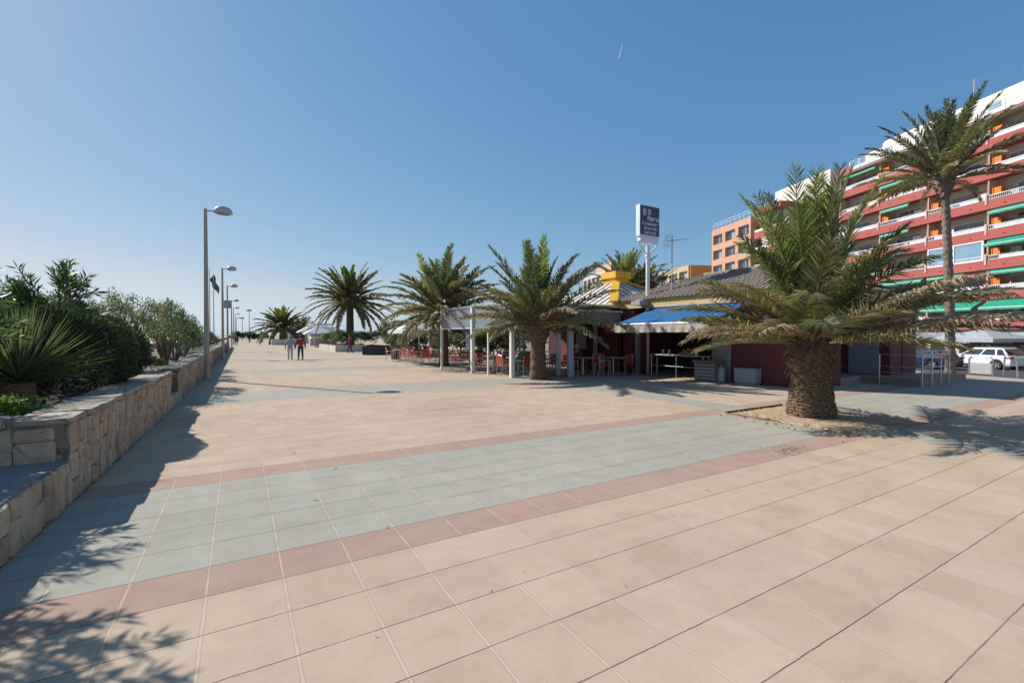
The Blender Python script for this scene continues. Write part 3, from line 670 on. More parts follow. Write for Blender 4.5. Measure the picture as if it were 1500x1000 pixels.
# dense clipped hedge closing the promenade far away
for i, x in enumerate((-0.3, 2.2, 4.7)):
    shrub(('left', 'middle', 'right')[i] + ' section of the dark hedge closing the far end of the promenade', (x, 121 + i, -.1), (1.7, 1.2, 1.35), 2200, .30, .16, 340 + i, (0, 2, 4), group='hedge sections at the far end')
for i, (x, y, rr, lb) in enumerate([(9.5, 50.5, 1.5, 'light green bush at the near corner of the cream walled bed'), (11.8, 53, 1.6, 'green bush behind the near one in the cream walled bed'), (9.2, 56, 1.4, 'bush at the far end of the cream walled bed'),
        (12.2, 41.0, 1.2, 'bush on the left of the black walled bed'), (13.2, 38.5, 1.3, 'bush on the right of the black walled bed'), (12.5, 29.5, 1.2, 'bush behind the red outdoor chairs'), (11.3, 34.8, 1.0, 'bush behind the round black pot')]):
    shrub(lb, (x, y, .3), (rr, rr, rr * .66), 3600, .16, .075, 350 + i, (0, 1, 4) if i < 3 else (0, 2, 3), stems=6)

for i, (x, y, r_, h_, lb) in enumerate(((13.6, 25.0, 1.6, 1.5, 'dense dark shrub right behind the glazed terrace'), (16.8, 28.5, 2.0, 1.9, 'big dark shrub behind the restaurant pavilion'), (14.8, 33.0, 1.8, 1.6, 'tall dark shrub behind the outdoor parasol'),
        (15.5, 41.5, 2.4, 2.3, 'broad dark tree mass left of the terrace palm'), (19.5, 47.0, 3.0, 2.8, 'tallest dark tree mass right of the bare trunked palm'), (17.0, 57.0, 2.8, 2.3, 'far dark tree mass behind the bare trunked palm'), (25.0, 42.0, 3.2, 2.9, 'dark tree crown behind the leaning terrace palm'))):
    shrub(lb, (x, y, 0), (r_, r_, h_ / 1.25), 5200, .22, .10, 380 + i, (0, 2, 3), stems=12, clump=40)

rng = random.Random(61); mb = MB()
for q in range(260):
    if q < 150: x, y = 6.9 + rng.gauss(0, .22) + q * .0, 3.75 + rng.gauss(0, .10)
    else: x, y = rng.uniform(-.5, 14), rng.uniform(1.5, 12)
    leaf(mb, Vector((x, y, .006)), Vector((rng.uniform(-1, 1), rng.uniform(-1, 1), rng.uniform(0, .12))), rng.uniform(.02, .09), rng.uniform(.004, .012), rng)
stuff(mb.build('dry_litter', leaf_t), 'dry leaf bits scattered over the plaza paving', 'litter')

# ---------------------------------------------------------------- left stone planter
def wall_line(y): return -1.50 + 0.021 * (min(y, 14) - 5) + 0.004 * max(0, y - 14)
t = thing('stone_planter_wall', 'long rough stone planter wall with pale flagstone coping on the left', 'wall')
rng = random.Random(9)
def wall_run(y0, y1, z, name='masonry', seg=.16):
    mb = MB(); n = int((y1 - y0) / seg); rows = max(4, int(z / .11)); g_ = {}
    for i in range(n + 1):
        y = y0 + (y1 - y0) * i / n
        for k in range(rows + 1):
            j = rng.uniform(-.016, .020) if 0 < k else 0
            g_[i, k] = mb.add([(wall_line(y) + j, y, -.02 + (z + .02) * k / rows)])
    for i in range(n):
        for k in range(rows): mb.face(g_[i, k], g_[i + 1, k], g_[i + 1, k + 1], g_[i, k + 1])
    for i in range(n):
        y, y2 = y0 + (y1 - y0) * i / n, y0 + (y1 - y0) * (i + 1) / n
        a = mb.add([(wall_line(y) - .36, y, -.02), (wall_line(y) - .36, y, z), (wall_line(y2) - .36, y2, z), (wall_line(y2) - .36, y2, -.02)])
        mb.face(a, a + 1, a + 2, a + 3); mb.face(a + 1, g_[i, rows], g_[i + 1, rows], a + 2)
    for (i, yy, fl) in ((0, y0, 0), (n, y1, 1)):
        a = mb.add([(wall_line(yy) - .36, yy, -.02), (wall_line(yy) - .36, yy, z)])
        mb.face(*([g_[i, k] for k in range(rows + 1)] + [a + 1, a]))
    mb.build(name, stone_face, t)
def coping_run(y0, y1, z, wdt=.46, th=.055):
    mb = MB(); y = y0
    while y < y1 - .05:
        l = min(rng.uniform(.28, .62), y1 - y); ov = rng.uniform(.01, .045); a = rng.uniform(-.012, .012)
        x1 = wall_line(y) + ov + .03; x0 = x1 - wdt - rng.uniform(0, .04); zt = z + th + rng.uniform(-.008, .012)
        m = 5; pts = [(x0, y + .006), (x1 - .03, y + .006), (x1, y + .05), (x1 + rng.uniform(-.02, .02), y + l * .5), (x1 - .005, y + l - .04), (x1 - .04, y + l - .006), (x0, y + l - .006)]
        n = len(pts); i0 = mb.add([(p[0], p[1], z + .002) for p in pts]); i1 = mb.add([(p[0] - .012 * (p[0] > x0 + .1), p[1], zt + a * (p[1] - y) / l) for p in pts])
        mb.face(*[i0 + k for k in range(n)][::-1]); mb.face(*[i1 + k for k in range(n)])
        for k in range(n): mb.face(i0 + k, i0 + (k + 1) % n, i1 + (k + 1) % n, i1 + k)
        y += l
    mb.build('coping', stone_flag, t)
def stones(y0, y1, z, face=None, wmin=.10, wmax=.27, hmin=.14, hmax=.46, x0=None, x1=None):
    mb = MB(); y = y0
    while y < y1 - .04:
        wd = min(rng.uniform(wmin, wmax), y1 - y); zz = .0
        while zz < z - .03:
            hh = rng.uniform(hmin, hmax)
            if z - zz - hh < .10: hh = z - zz
            g_ = .004; pr_ = rng.uniform(.014, .040); j = lambda a=.013: rng.uniform(-a, a)
            mb.cur = rng.choice((0, 0, 1, 1, 2, 3))
            A = [(y + g_ + j(), zz + g_ + j()), (y + wd - g_ + j(), zz + g_ + j()), (y + wd - g_ + j(), min(z - .004, zz + hh - g_ + j())), (y + g_ + j(), min(z - .004, zz + hh - g_ + j()))]
            # chamfered eight-sided front, slightly domed
            out = []; n_ = 4
            for q in range(4):
                p, r_ = A[q], A[(q + 1) % 4]
                out.append((p[0] + (r_[0] - p[0]) * .07, p[1] + (r_[1] - p[1]) * .07)); out.append((p[0] + (r_[0] - p[0]) * .55, p[1] + (r_[1] - p[1]) * .55 )); out.append((p[0] + (r_[0] - p[0]) * .93, p[1] + (r_[1] - p[1]) * .93))
            cy = sum(p[0] for p in out) / 12; cz = sum(p[1] for p in out) / 12
            def W(p, d): return (wall_line(p[0]) + d, p[0], max(.001, p[1])) if face is None else (p[0], face - d, max(.001, p[1]))
            i0 = mb.add([W(p, -.03) for p in out]); i1 = mb.add([W(p, pr_ * .55) for p in out]); i2 = mb.add([W((cy + (p[0] - cy) * .88, cz + (p[1] - cz) * .93), pr_ + rng.uniform(-.012, .010)) for p in out]); c_ = mb.add([W((cy, cz), pr_ + rng.uniform(.0, .012))])
            for q in range(12):
                r_ = (q + 1) % 12
                if face is None: mb.face(i0 + q, i0 + r_, i1 + r_, i1 + q); mb.face(i1 + q, i1 + r_, i2 + r_, i2 + q); mb.face(i2 + q, i2 + r_, c_)
                else: mb.face(i0 + q, i0 + r_, i1 + r_, i1 + q); mb.face(i1 + q, i1 + r_, i2 + r_, i2 + q); mb.face(i2 + q, i2 + r_, c_)
            zz += hh
        y += wd
    mb.build('facing_stones', STN, t)
STN = [mat('stone_buff', (.50, .385, .27), .92, (.40, .30, .21), 9, .8, 30, dirt=.2), mat('stone_ochre', (.47, .345, .23), .92, (.37, .27, .18), 9, .8, 30, dirt=.2), mat('stone_pale', (.54, .43, .315), .92, (.43, .34, .25), 9, .8, 30, dirt=.2), mat('stone_brown', (.42, .30, .205), .92, (.33, .235, .16), 9, .8, 30, dirt=.2)]
wall_run(-6.0, 6.22, .44, 'low_masonry'); wall_run(6.22, 12.85, .80); wall_run(12.85, 14.15, .30, 'low_masonry'); wall_run(14.15, 72, .80, seg=.3)
stones(0.5, 6.22, .435); stones(6.22, 12.85, .79); stones(12.85, 14.15, .29); stones(14.15, 30, .79, wmin=.14, wmax=.34)
coping_run(6.2, 12.86, .80); coping_run(14.12, 72, .80)
mb = MB()   # cross walls
def cross(y, x0, z, th=.3):
    T = None; n = 12
    g_ = {}
    for i in range(n + 1):
        for k in range(7): g_[i, k] = mb.add([(x0 + (wall_line(y) - .02 - x0) * i / n, y + rng.uniform(-.018, .018), z * k / 6)])
    for i in range(n):
        for k in range(6): mb.face(g_[i, k], g_[i, k + 1], g_[i + 1, k + 1], g_[i + 1, k])
stones(-3.38, -1.56, .78, face=6.19, wmin=.2, wmax=.4, hmin=.2, hmax=.42); cross(6.20, -3.4, .80); mb.box(-3.4, wall_line(6.3) - .3, 6.225, 6.5, 0, .799)
cross(12.88, -2.3, .80); cross(14.12, -2.3, .80)
mb.box(-2.3, wall_line(13) - .3, 12.6, 12.85, 0, .799); mb.box(-2.3, wall_line(14.2) - .3, 14.15, 14.4, 0, .799)
mb.build('cross_masonry', stone_block, t)
mb = MB(); x = -3.4
while x < -1.95:
    l = rng.uniform(.35, .6); mb.slab([(x, 6.14 + rng.uniform(-.03, .02), .86), (min(x + l, -1.9) - .01, 6.14 + rng.uniform(-.03, .02), .865), (min(x + l, -1.9) - .01, 6.6, .86), (x, 6.6, .862)], .06); x += l
mb.build('cross_coping', stone_flag, t)
# bench surface in the notch: worn cement
b = MB(); b.slab([(-3.4, -6, .445), (-1.53 - .1, -6, .445), (-1.49, 6.18, .445), (-3.4, 6.18, .445)], .43)
tag(b.build('cement_seat', mat('cement_seat', (.30, .27, .24), .9, (.22, .20, .18), 1.4, .5, 40, dirt=.3)), 'flat cement seat behind the low stone edge at the near left', 'seat')
b = MB(); rng = random.Random(3); nx, ny = 14, 150; ids = {}
for i in range(nx + 1):
    for k in range(ny + 1):
        x = -8.4 + (6.55) * i / nx; y = 6.55 + (72 - 6.55) * k / ny; ids[i, k] = b.add([(x, y, .66 + rng.uniform(-.04, .045) + (.03 if i < nx else -.02))])
for i in range(nx):
    for k in range(ny): b.face(ids[i, k], ids[i + 1, k], ids[i + 1, k + 1], ids[i, k + 1])
b.box(-8.4, -3.4, -8, 6.5, -.4, .35)
struct(b.build('planter_soil', soil))
b = MB()
for q in range(900):
    x, y = rng.uniform(-3.3, -1.95), 6.7 + rng.random() ** 1.5 * 9; s = rng.uniform(.01, .04)
    T = Matrix.Translation((x, y, .72)) @ Matrix.Rotation(rng.uniform(0, 6), 4, 'Z') @ Matrix.Rotation(rng.uniform(-.6, .6), 4, 'X'); b.box(-s, s, -s * .5, s * .5, -.003, .003, T)
stuff(b.build('leaf_litter', leaf_t), 'dry leaf litter on the planter soil', 'leaf litter')
# grass tuft / weeds at the wall foot
b = MB()
for q in range(260):
    y = rng.uniform(5.2, 9.5); x = wall_line(y) + rng.uniform(.0, .05); leaf(b, Vector((x, y, 0)), Vector((rng.uniform(-.2, .8), rng.uniform(-.6, .6), 1)), rng.uniform(.02, .07), .008, rng)
stuff(b.build('weeds', leaf_t), 'dry weeds along the foot of the stone planter wall', 'weeds')

# ---------------------------------------------------------------- street lamps on the promenade
def lamp(label, loc, h=6.35):
    t = thing('street_lamp', label, 'street lamp', loc, 0, 'street lamps along the promenade')
    mb = MB(); mb.tube([(0, 0, 0), (0, 0, h * .5), (0, 0, h)], [.095, .075, .055], 12); mb.build('post', lamp_post_m, t, smooth=False)
    mb = MB(); mb.lathe([(.14, 0), (.14, .04), (.11, .10)], 12); mb.build('base_collar', lamp_post_m, t); mb = MB(); mb.box(.085, .10, -.05, .05, .5, .85); mb.build('hatch', lamp_post_m, t)
    mb = MB(); mb.tube([(0, 0, h - .10), (.12, 0, h - .06), (.34, 0, h - .04)], .03, 8); mb.build('arm', lamp_head_m, t)
    mb = MB(); k = 18; rings = []
    for (s, z) in ((1.0, -.02), (.99, .05), (.90, .13), (.68, .20), (.35, .245), (.05, .255)):
        rings.append(mb.add([(.56 + .31 * s * math.cos(2 * math.pi * j / k), .21 * s * math.sin(2 * math.pi * j / k), h - .08 + z) for j in range(k)]))
    for i in range(len(rings) - 1):
        for j in range(k): mb.face(rings[i] + j, rings[i] + (j + 1) % k, rings[i + 1] + (j + 1) % k, rings[i + 1] + j)
    mb.face(*[rings[-1] + j for j in range(k)]); mb.build('lamp_head', lamp_head_m, t, smooth=True)
    mb = MB(); i0 = mb.add([(.56 + .29 * math.cos(2 * math.pi * j / k), .19 * math.sin(2 * math.pi * j / k), h - .095) for j in range(k)])
    i1 = mb.add([(.56 + .20 * math.cos(2 * math.pi * j / k), .13 * math.sin(2 * math.pi * j / k), h - .15) for j in range(k)])
    for j in range(k): mb.face(i0 + j, i1 + j, i1 + (j + 1) % k, i0 + (j + 1) % k)
    mb.face(*[i1 + j for j in range(k)][::-1]); mb.build('lens', lens_m, t)
    return t
l0 = lamp('nearest promenade lamp, tallest grey post beside the stone wall', (-1.03, 20.6, 0))
for y, lb in ((38.2, 'second promenade lamp, with a small box sign on its post'), (51.5, 'third promenade lamp counting from the nearest'), (73.3, 'fourth promenade lamp counting from the nearest'), (93, 'fifth promenade lamp, small beyond the fourth'), (120, 'sixth promenade lamp, second to last of the row'), (148, 'farthest promenade lamp, smallest of the row')):
    o = dup(l0, (-1.03 + .004 * (y - 20), y, 0), 0, lb)
    if y == 38.2:
        mb = MB(); mb.box(.08, .50, -.05, .05, 3.55, 4.1); mb.build('box_sign', gray_render, o)
def far_lamp(label, loc, h, heads=1):
    t = thing('tall_lamp', label, 'street lamp', loc)
    mb = MB(); mb.tube([(0, 0, 0), (0, 0, h)], [.11, .06], 8); mb.build('post', galv, t)
    mb = MB(); mb.box(-.55, .55, -.2, .2, h, h + .22); mb.box(-.35, .35, -.3, .3, h + .22, h + .34); mb.build('lamp_head', black, t)
far_lamp('dark lamp with a short head over the far hedge', (2.2, 128, 0), 7.4)
far_lamp('smaller dark lamp left of the dark one over the far hedge', (0.9, 150, 0), 6.2)
# flagpole
def flagpole(label, loc, h, flag=True):
    t = thing('flagpole', label, 'flagpole', loc)
    mb = MB(); mb.tube([(0, 0, 0), (0, 0, h)], [.06, .03], 8); mb.build('pole', lamp_head_m, t)
    if flag:
        mb = MB(); n = 8
        for i in range(n):
            a0, a1 = i / n, (i + 1) / n
            f = lambda a: (.05 + .75 * a * .6 + .08 * math.sin(a * 9), .1 * math.sin(a * 7), h - .2 - 1.5 * a)
            p, q = f(a0), f(a1)
            mb.quad(p, q, (q[0] - .1 - .35 * (1 - a1), q[1] + .05, q[2] - .55), (p[0] - .1 - .35 * (1 - a0), p[1] + .05, p[2] - .55))
        o = mb.build('flag', mat('green_grey_flag', (.10, .16, .15), .8, (.07, .12, .12), 3), t)
        s = o.modifiers.new('thick', 'SOLIDIFY'); s.thickness = .01
flagpole('thin flagpole with a limp dark green flag behind the shrubs', (-2.25, 58.0, 0), 8.2)
flagpole('bare thin flagpole just left of the flag', (-2.6, 58.0, 0), 8.6, False)

# ---------------------------------------------------------------- red apartment building and neighbours
ANG = math.atan2(-SD.y, -SD.x)
def facade_pt(tt): return (62.5 + SD.x * tt, 15.3 + SD.y * tt)
fx0, fy0 = facade_pt(16.8)
rb = thing('apartment_building', 'big red and white apartment block with balconies, orange screens and green awnings', 'building', (fx0, fy0, -0.9), ANG)
BAY, NB = 5.6, 7; LEN = BAY * NB; Z0 = 0.9
def zb(k): return Z0 + 2.2 + 2.9 * k
mb = MB(); mb.box(0, LEN, 1.35, 14, Z0 + 2.2, zb(7)); mb.box(0, LEN, .4, 14, -.2, Z0 + 2.2 - .004); mb.build('wall', cream, rb)
mb = MB(); mb.box(-.25, 0, .2, 14, 0, zb(7) - .02); mb.build('gable_wall', b_red, rb)
for k in range(7):
    mb = MB(); z = zb(k)
    mb.box(0, LEN, 0, .14, z, z + .9); mb.box(0, LEN, .14, 1.349, z + .03, z + .22)
    for i in range(NB * 2):
        x = BAY * .5 * i + 1.4; mb.tube([(x, -.10, z + .38), (x, .05, z + .40)], .045, 6)
    mb.build('balcony_band', b_red, rb)
mb = MB(); z = zb(7); mb.prism([(-.55, z), (-.55, z + .12), (.2, z + .42), (14, z + .42), (14, z + .0)], -.35, LEN, 'x'); mb.build('roof_edge', b_red, rb)
mb = MB(); mb.box(0, LEN, -.5, 1.34, zb(7) - .09, zb(7) - .003); mb.build('soffit', cream, rb)
mb = MB(); mb.box(-.35, 1.0, .4, 2.2, zb(7) + .42, zb(7) + 1.15); mb.build('roof_parapet', b_red, rb)
for i in range(NB + 1):
    mb = MB(); x = i * BAY; x0, x1 = (x - .15, x + .02) if i else (.002, .2)
    for k in range(7): mb.box(x0, x1, -.06, .03, zb(k) + .45, zb(k) + 1.5)
    for k in range(7): mb.box(x - .05, x + .05, .15, 1.34, zb(k) + .9, zb(k + 1) - .1)
    for k in range(7): mb.tube([(x + .06, -.02, zb(k) + 1.3), (x + .06, -.02, zb(k) + 2.3)], .03, 5)
    mb.build('pilaster', mat('pale_pink_render', (.66, .42, .34), .85, (.58, .36, .29), 1), rb)
rng = random.Random(4)
glazed = {(2, 2)}
awn = {(0, 6): .5, (1, 5): .55, (1, 4): .4, (0, 2): .8, (1, 1): .5, (1, 3): .35, (3, 3): .55, (3, 2): 1.0, (3, 1): .45, (2, 1): .45, (3, 0): 1.5, (2, 0): 1.5, (4, 2): 1.2, (4, 4): .6, (5, 1): 1.4}
for k in range(7):
    for i in range(NB):
        x = i * BAY; z = zb(k) + .9; ztop = zb(k + 1) - (0 if k < 6 else .1)
        # window in the back wall
        a = x + rng.uniform(.9, 1.6); ww = rng.uniform(2.2, 3.0); v = 1.33
        mb = MB(); mb.cur = 0; mb.box(a, a + ww, v - .05, v + .02, z - .6, z + 1.35)
        mb.cur = 1 if rng.random() < .55 else 2
        dz = rng.uniform(.2, 1.0) if mb.cur == 1 else 1.3
        mb.box(a + .07, a + ww * .5 - .03, v - .065, v - .052, z - .5 if mb.cur == 2 else z + 1.28 - dz, z + 1.28); mb.box(a + ww * .5 + .03, a + ww - .07, v - .065, v - .052, z - .5 if mb.cur == 2 else z + 1.28 - dz * .9, z + 1.28)
        mb.cur = 2; mb.box(a + .07, a + ww * .5 - .03, v - .058, v - .0505, z - .55, z + 1.27); mb.box(a + ww * .5 + .03, a + ww - .07, v - .058, v - .0505, z - .55, z + 1.27)
        if rng.random() < .6: mb.cur = 2; mb.box(x + BAY - 1.5, x + BAY - .7, v - .04, v + .01, z - .7, z + 1.2)
        mb.build('window', [white_paint if (i + k) % 3 else gray_render, shutter_m, win_glass], rb)
        # railing
        mb = MB(); solid = rng.random() < .35
        mb.cur = 0; mb.box(x + .12, x + BAY - .2, .03, .08, z + .40, z + .46); mb.box(x + .12, x + BAY - .2, .03, .07, z + .04, z + .08)
        mid = rng.uniform(1.5, 4.0)
        nbar = 34
        for q in range(nbar + 1):
            xx = x + .14 + (BAY - .38) * q / nbar; mb.box(xx - .012, xx + .012, .04, .06, z + .0, z + .41)
        if solid: mb.box(x + mid * .3, x + BAY - .25, .07, .085, z + .05, z + .42)
        elif rng.random() < .6: mb.box(x + mid, x + BAY - .25, .07, .085, z + .05, z + .42)
        mb.build('railing', white_paint, rb)
        if rng.random() < .4:
            mb = MB(); lx = x + rng.uniform(1.6, 3.4)
            for q in range(rng.randrange(2, 5)): mb.box(lx + q * .42, lx + q * .42 + .34, .10, .12, z + .42 - rng.uniform(.25, .5), z + .47)
            mb.build('laundry', (white_fabric, blue_fabric, grey_fabric, red_fabric)[rng.randrange(4)], rb)
        if rng.random() < .45:
            mb = MB(); lx = x + rng.uniform(1.2, 4.2); mb.box(lx, lx + .5, .5, .9, z - .6, z + .15); mb.box(lx, lx + .5, .86, .9, z + .15, z + .62); mb.build('balcony_chair', (white_paint, wood, gray_render)[rng.randrange(3)], rb)
        if rng.random() < .5:
            mb = MB(); lx = x + rng.uniform(.8, 4.6); mb.box(lx, lx + .8, 1.08, 1.33, z + .55, z + 1.1); mb.build('air_conditioner', white_paint, rb)
        if 1 <= k and 1 <= i:
            mb = MB(); mb.box(x + .18, x + .92, .30, .75, z + .42, z + 1.12); mb.build('orange_screen', orange_fabric, rb)
        if (i, k) in glazed:
            mb = MB()
            for (p, q) in ((.12, .24), (2.6, 2.75), (5.2, 5.36)): mb.box(x + p, x + q, -.01, .12, z + .02, ztop - .02)
            mb.box(x + .12, x + 5.36, -.02, .12, ztop - .14, ztop - .021); mb.box(x + .12, x + 5.36, -.02, .12, z + .0, z + .14)
            mb.build('glazing_frame', white_paint, rb)
            mb = MB(); mb.box(x + .24, x + 2.6, .05, .07, z + .14, ztop - .14); mb.box(x + 2.75, x + 5.2, .05, .07, z + .14, ztop - .14); mb.build('glazing', blue_glass, rb)
        if (i, k) in awn:
            o_ = awn[(i, k)]; dz = .10 + .75 * (o_ ** 1.0) * .62; x0 = x + .25 + (0 if k != 5 else 0); x1 = x + BAY - .35 - (1.6 if o_ < .5 else 0)
            zz = ztop - .06; mb = MB(); n = 10
            for q in range(n):
                a0 = x0 + (x1 - x0) * q / n; a1 = x0 + (x1 - x0) * (q + 1) / n
                mb.quad((a0, .2, zz), (a1, .2, zz), (a1, .2 - o_ * .95, zz - dz), (a0, .2 - o_ * .95, zz - dz))
                mb.quad((a0, .2 - o_ * .95, zz - dz), (a1, .2 - o_ * .95, zz - dz), (a1, .2 - o_ * .95, zz - dz - .2 - .03 * (q % 2)), (a0, .2 - o_ * .95, zz - dz - .2 + .03 * (q % 2)))
            ob = mb.build('awning', green_fabric, rb); s = ob.modifiers.new('thick', 'SOLIDIFY'); s.thickness = .012
            mb = MB(); mb.tube([(x0, .2 - o_ * .95, zz - dz + .01), (x1, .2 - o_ * .95, zz - dz + .01)], .035, 6); mb.build('awning_bar', white_paint, ob)
# rooftop penthouse, terrace railing
mb = MB(); zt = zb(7) + .42
mb.prism([(2.6, zt), (2.6, zt + 2.7), (3.0, zt + 3.1), (12, zt + 3.1), (12, zt)], 3.6, LEN, 'x'); mb.prism([(2.6, zt), (2.6, zt + 2.1), (3.0, zt + 2.5), (12, zt + 2.5), (12, zt)], 1.2, 3.59, 'x'); mb.build('penthouse', b_white, rb)
for i in range(NB): mb = MB(); mb.box(i * BAY + 3.8, i * BAY + 4.8, 2.56, 2.62, zt + .3, zt + 2.0); mb.build('penthouse_window', blue_glass, rb)
mb = MB(); n = int(LEN / 1.4)
for i in range(n + 1):
    x = 1.0 + i * 1.4
    if x < LEN: mb.box(x - .035, x + .035, .45, .52, zt, zt + 1.25)
for q in (1.25, 1.0, .75): mb.box(1.0, LEN, .46, .51, zt + q - .035, zt + q)
mb.build('roof_railing', white_paint, rb)
mb = MB(); mb.box(1.0, LEN, .48, .50, zt + .0, zt + .55); mb.build('railing_panel', mat('pale_panel', (.5, .58, .58), .4, (.42, .5, .5), 1), rb)
mb = MB()
for (x, v, h) in ((9.3, 5, 2.4), (12.6, 4, 3.0), (17.2, 4, 1.9)):
    mb.tube([(x, v, zt + 2.4), (x, v, zt + 3.0 + h)], .035, 5)
    for q in range(5): mb.tube([(x - .5, v, zt + 3.0 + h - q * .16), (x + .5, v, zt + 3.0 + h - q * .16)], .015, 4)
mb.build('aerial', galv, rb)
# ground floor shops
mb = MB()
for i in range(NB * 2): mb.box(i * 2.8 + .25, i * 2.8 + 2.5, .36, .41, .15, Z0 + 1.55)
mb.build('shop_window', mat('shop_glass', (.03, .032, .035), .12, (.05, .05, .05), .6), rb)
mb = MB(); mb.box(0, LEN, .28, .40, Z0 + 1.6, Z0 + 2.1); mb.build('shop_fascia', gray_render, rb)

def block(label, u0, u1, ztop, mt, floors, bays, mats_band=None, depth=12, pent=None, side_m=None, recess=True, salmon_part=None):
    t0 = u1; x, y = facade_pt(u1); t = thing('apartment_building', label, 'building', (x, y, -.9), ANG)
    Ln = u1 - u0; H = ztop + .9; mb = MB()
    fh = 2.9; bw = Ln / bays
    mb.box(0, Ln, .5, depth, 0, H); mb.build('wall', mt, t)
    mb = MB()
    # facade skin with real openings: piers and spandrels
    for i in range(bays + 1): mb.box(max(0, i * bw - .45), min(Ln, i * bw + .45), 0, .499, 0, H)
    for k in range(floors + 1):
        z1 = H - .0 - k * fh; mb.box(.451, Ln - .451, .003, .499, max(0, z1 - 1.15), z1 - .003)
    mb.build('facade', side_m or mt, t)
    for k in range(floors):
        for i in range(bays):
            z1 = H - 1.15 - k * fh; x0 = i * bw + .45
            mb = MB(); mb.cur = 0; w_ = bw - .9
            mb.box(x0 + w_ * .05, x0 + w_ * .95, .44, .499, z1 - 1.7, z1 - .05)
            mb.cur = 1; mb.box(x0 + w_ * .1, x0 + w_ * .48, .425, .441, z1 - 1.6, z1 - .12); mb.cur = 1 + (i + k) % 2; mb.box(x0 + w_ * .52, x0 + w_ * .9, .425, .441, z1 - 1.6, z1 - .12)
            mb.build('window', [white_paint, win_glass, shutter_m], t)
    return t
# second block: salmon part and red banded part
b2 = block('salmon and red apartment block left of the big red one, behind the big palm', 27.4 + 7.2, 46.0, 21.9, salmon, 7, 3, depth=14)
L2 = 46.0 - 34.6
mb = MB(); mb.box(L2 + .002, L2 + 7.2, 1.3, 14, 0, 21.9 + .9); mb.build('wall', cream, b2)
for k in range(8):
    z = 22.8 - 2.9 * k
    if z < 1.5: continue
    mb = MB(); mb.box(L2 + 1.4, L2 + 7.4, -.35, -.2, z - (1.15 if k else .9) + (.9 if k == 0 else 0) - .2, z + (.55 if k == 0 else -.25)); mb.box(L2 + 1.4, L2 + 7.38, -.2, 1.3, z - .28, z - .12)
    mb.box(L2 + 7.24, L2 + 7.4, -.199, 4.5, z - (1.15 if k else .2), z + (.55 if k == 0 else -.25)); mb.build('balcony_band', b_red, b2)
    mb = MB(); mb.box(L2 + 1.4, L2 + 7.3, -.28, -.24, z - .25 - .04 + (.0), z + .12) if k else None
    if k: mb.build('railing', white_paint, b2)
    mb = MB(); mb.box(L2 + 3.0, L2 + 5.6, 1.24, 1.302, z - 2.6, z - .6); mb.build('window', win_glass, b2)
    mb = MB(); mb.box(L2 + .15, L2 + 1.1, 1.22, 1.302, z - 2.4, z - 1.2); mb.build('window', win_glass, b2)
mb = MB(); mb.box(L2 + 2.5, L2 + 13.5, 2.6, 11, 22.8, 26.2); mb.build('penthouse', b_white, b2)
mb = MB()
for i in range(14): mb.box(.2 + i * 1.3, .25 + i * 1.3, .2, .25, 22.8, 24.0)
mb.box(.2, 18.4, .2, .24, 23.95, 24.0); mb.box(.2, 18.4, .2, .24, 23.5, 23.54); mb.build('roof_railing', white_paint, b2)
mb = MB(); mb.box(L2 + 7.2, L2 + 13.5, 2.6, 14, 0, 22.79); mb.build('rear_wing', mat('brown_render', (.30, .2, .14), .9, (.25, .17, .12), .5), b2)
b3 = block('ochre apartment block behind the tiled roof and aerial', 54.6, 72, 16.6, tan, 5, 4, side_m=tan)
mb = MB(); mb.box(17.402, 17.8, .3, 10, 0, 17.4); mb.build('gable_wall', ochre, b3)
b4 = block('far tan apartment block left of the yellow chimney cap', 105, 128, 22.5, tan, 7, 5, side_m=cream)
mb = MB(); mb.box(8, 22.8, 2, 10, 23.4, 26.0); mb.build('penthouse', salmon, b4)
block('distant low brown block between the far palms', 80, 100, 15.5, mat('brown_render2', (.30, .2, .15), .9, (.25, .17, .12), .5), 4, 4)
block('low pale block at the far end of the street', 135, 165, 18, cream, 5, 6)
# right-hand neighbour beyond the frame edge
block('pale apartment block on the right of the big red one', -50, 16.8 - LEN - 6, 18, b_white, 6, 6)

# ---------------------------------------------------------------- kiosk building (dark red, tiled roof)
kb = thing('kiosk_building', 'dark red single-storey kiosk with brown tiled hip roof and blue awning', 'building')
mb = MB()
# west wall x=15.1 in pieces round the counter opening (y 10.75..13.55)
mb.box(15.1, 15.35, 7.6, 10.2, 0, 2.85); mb.box(15.1, 15.35, 15.0, 15.6, 0, 2.85)
mb.box(15.351, 17.1, 7.6, 7.85, 0, 2.85); mb.box(16.85, 17.1, 7.851, 9.2, 0, 2.85)
mb.box(17.101, 20.0, 8.95, 9.2, 0, 2.85)
mb.box(20.0, 22.2, 7.32, 15.6, 0, 2.85); mb.box(15.351, 20, 15.35, 15.6, 0, 2.85)
mb.box(20.95, 21.02, 7.29, 7.32, 0, 2.85)
mb.build('wall', k_red, kb)
mb = MB(); mb.box(15.06, 15.36, 10.201, 10.95, 0, 2.85); mb.build('pillar', mat('pillar_render', (.34, .31, .31), .8, (.27, .25, .25), 2, .2, 20, dirt=.15), kb)
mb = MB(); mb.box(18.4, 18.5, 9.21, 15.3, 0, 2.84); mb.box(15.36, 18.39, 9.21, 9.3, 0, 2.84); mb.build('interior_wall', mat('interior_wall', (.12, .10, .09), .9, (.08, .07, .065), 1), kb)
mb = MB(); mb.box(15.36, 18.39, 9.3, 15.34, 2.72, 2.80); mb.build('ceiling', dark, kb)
mb = MB(); mb.box(15.02, 20.1, 7.45, 15.68, 2.851, 3.13); mb.box(14.98, 20.14, 7.4, 15.72, 3.131, 3.185); mb.build('cornice', yellow_wall, kb)
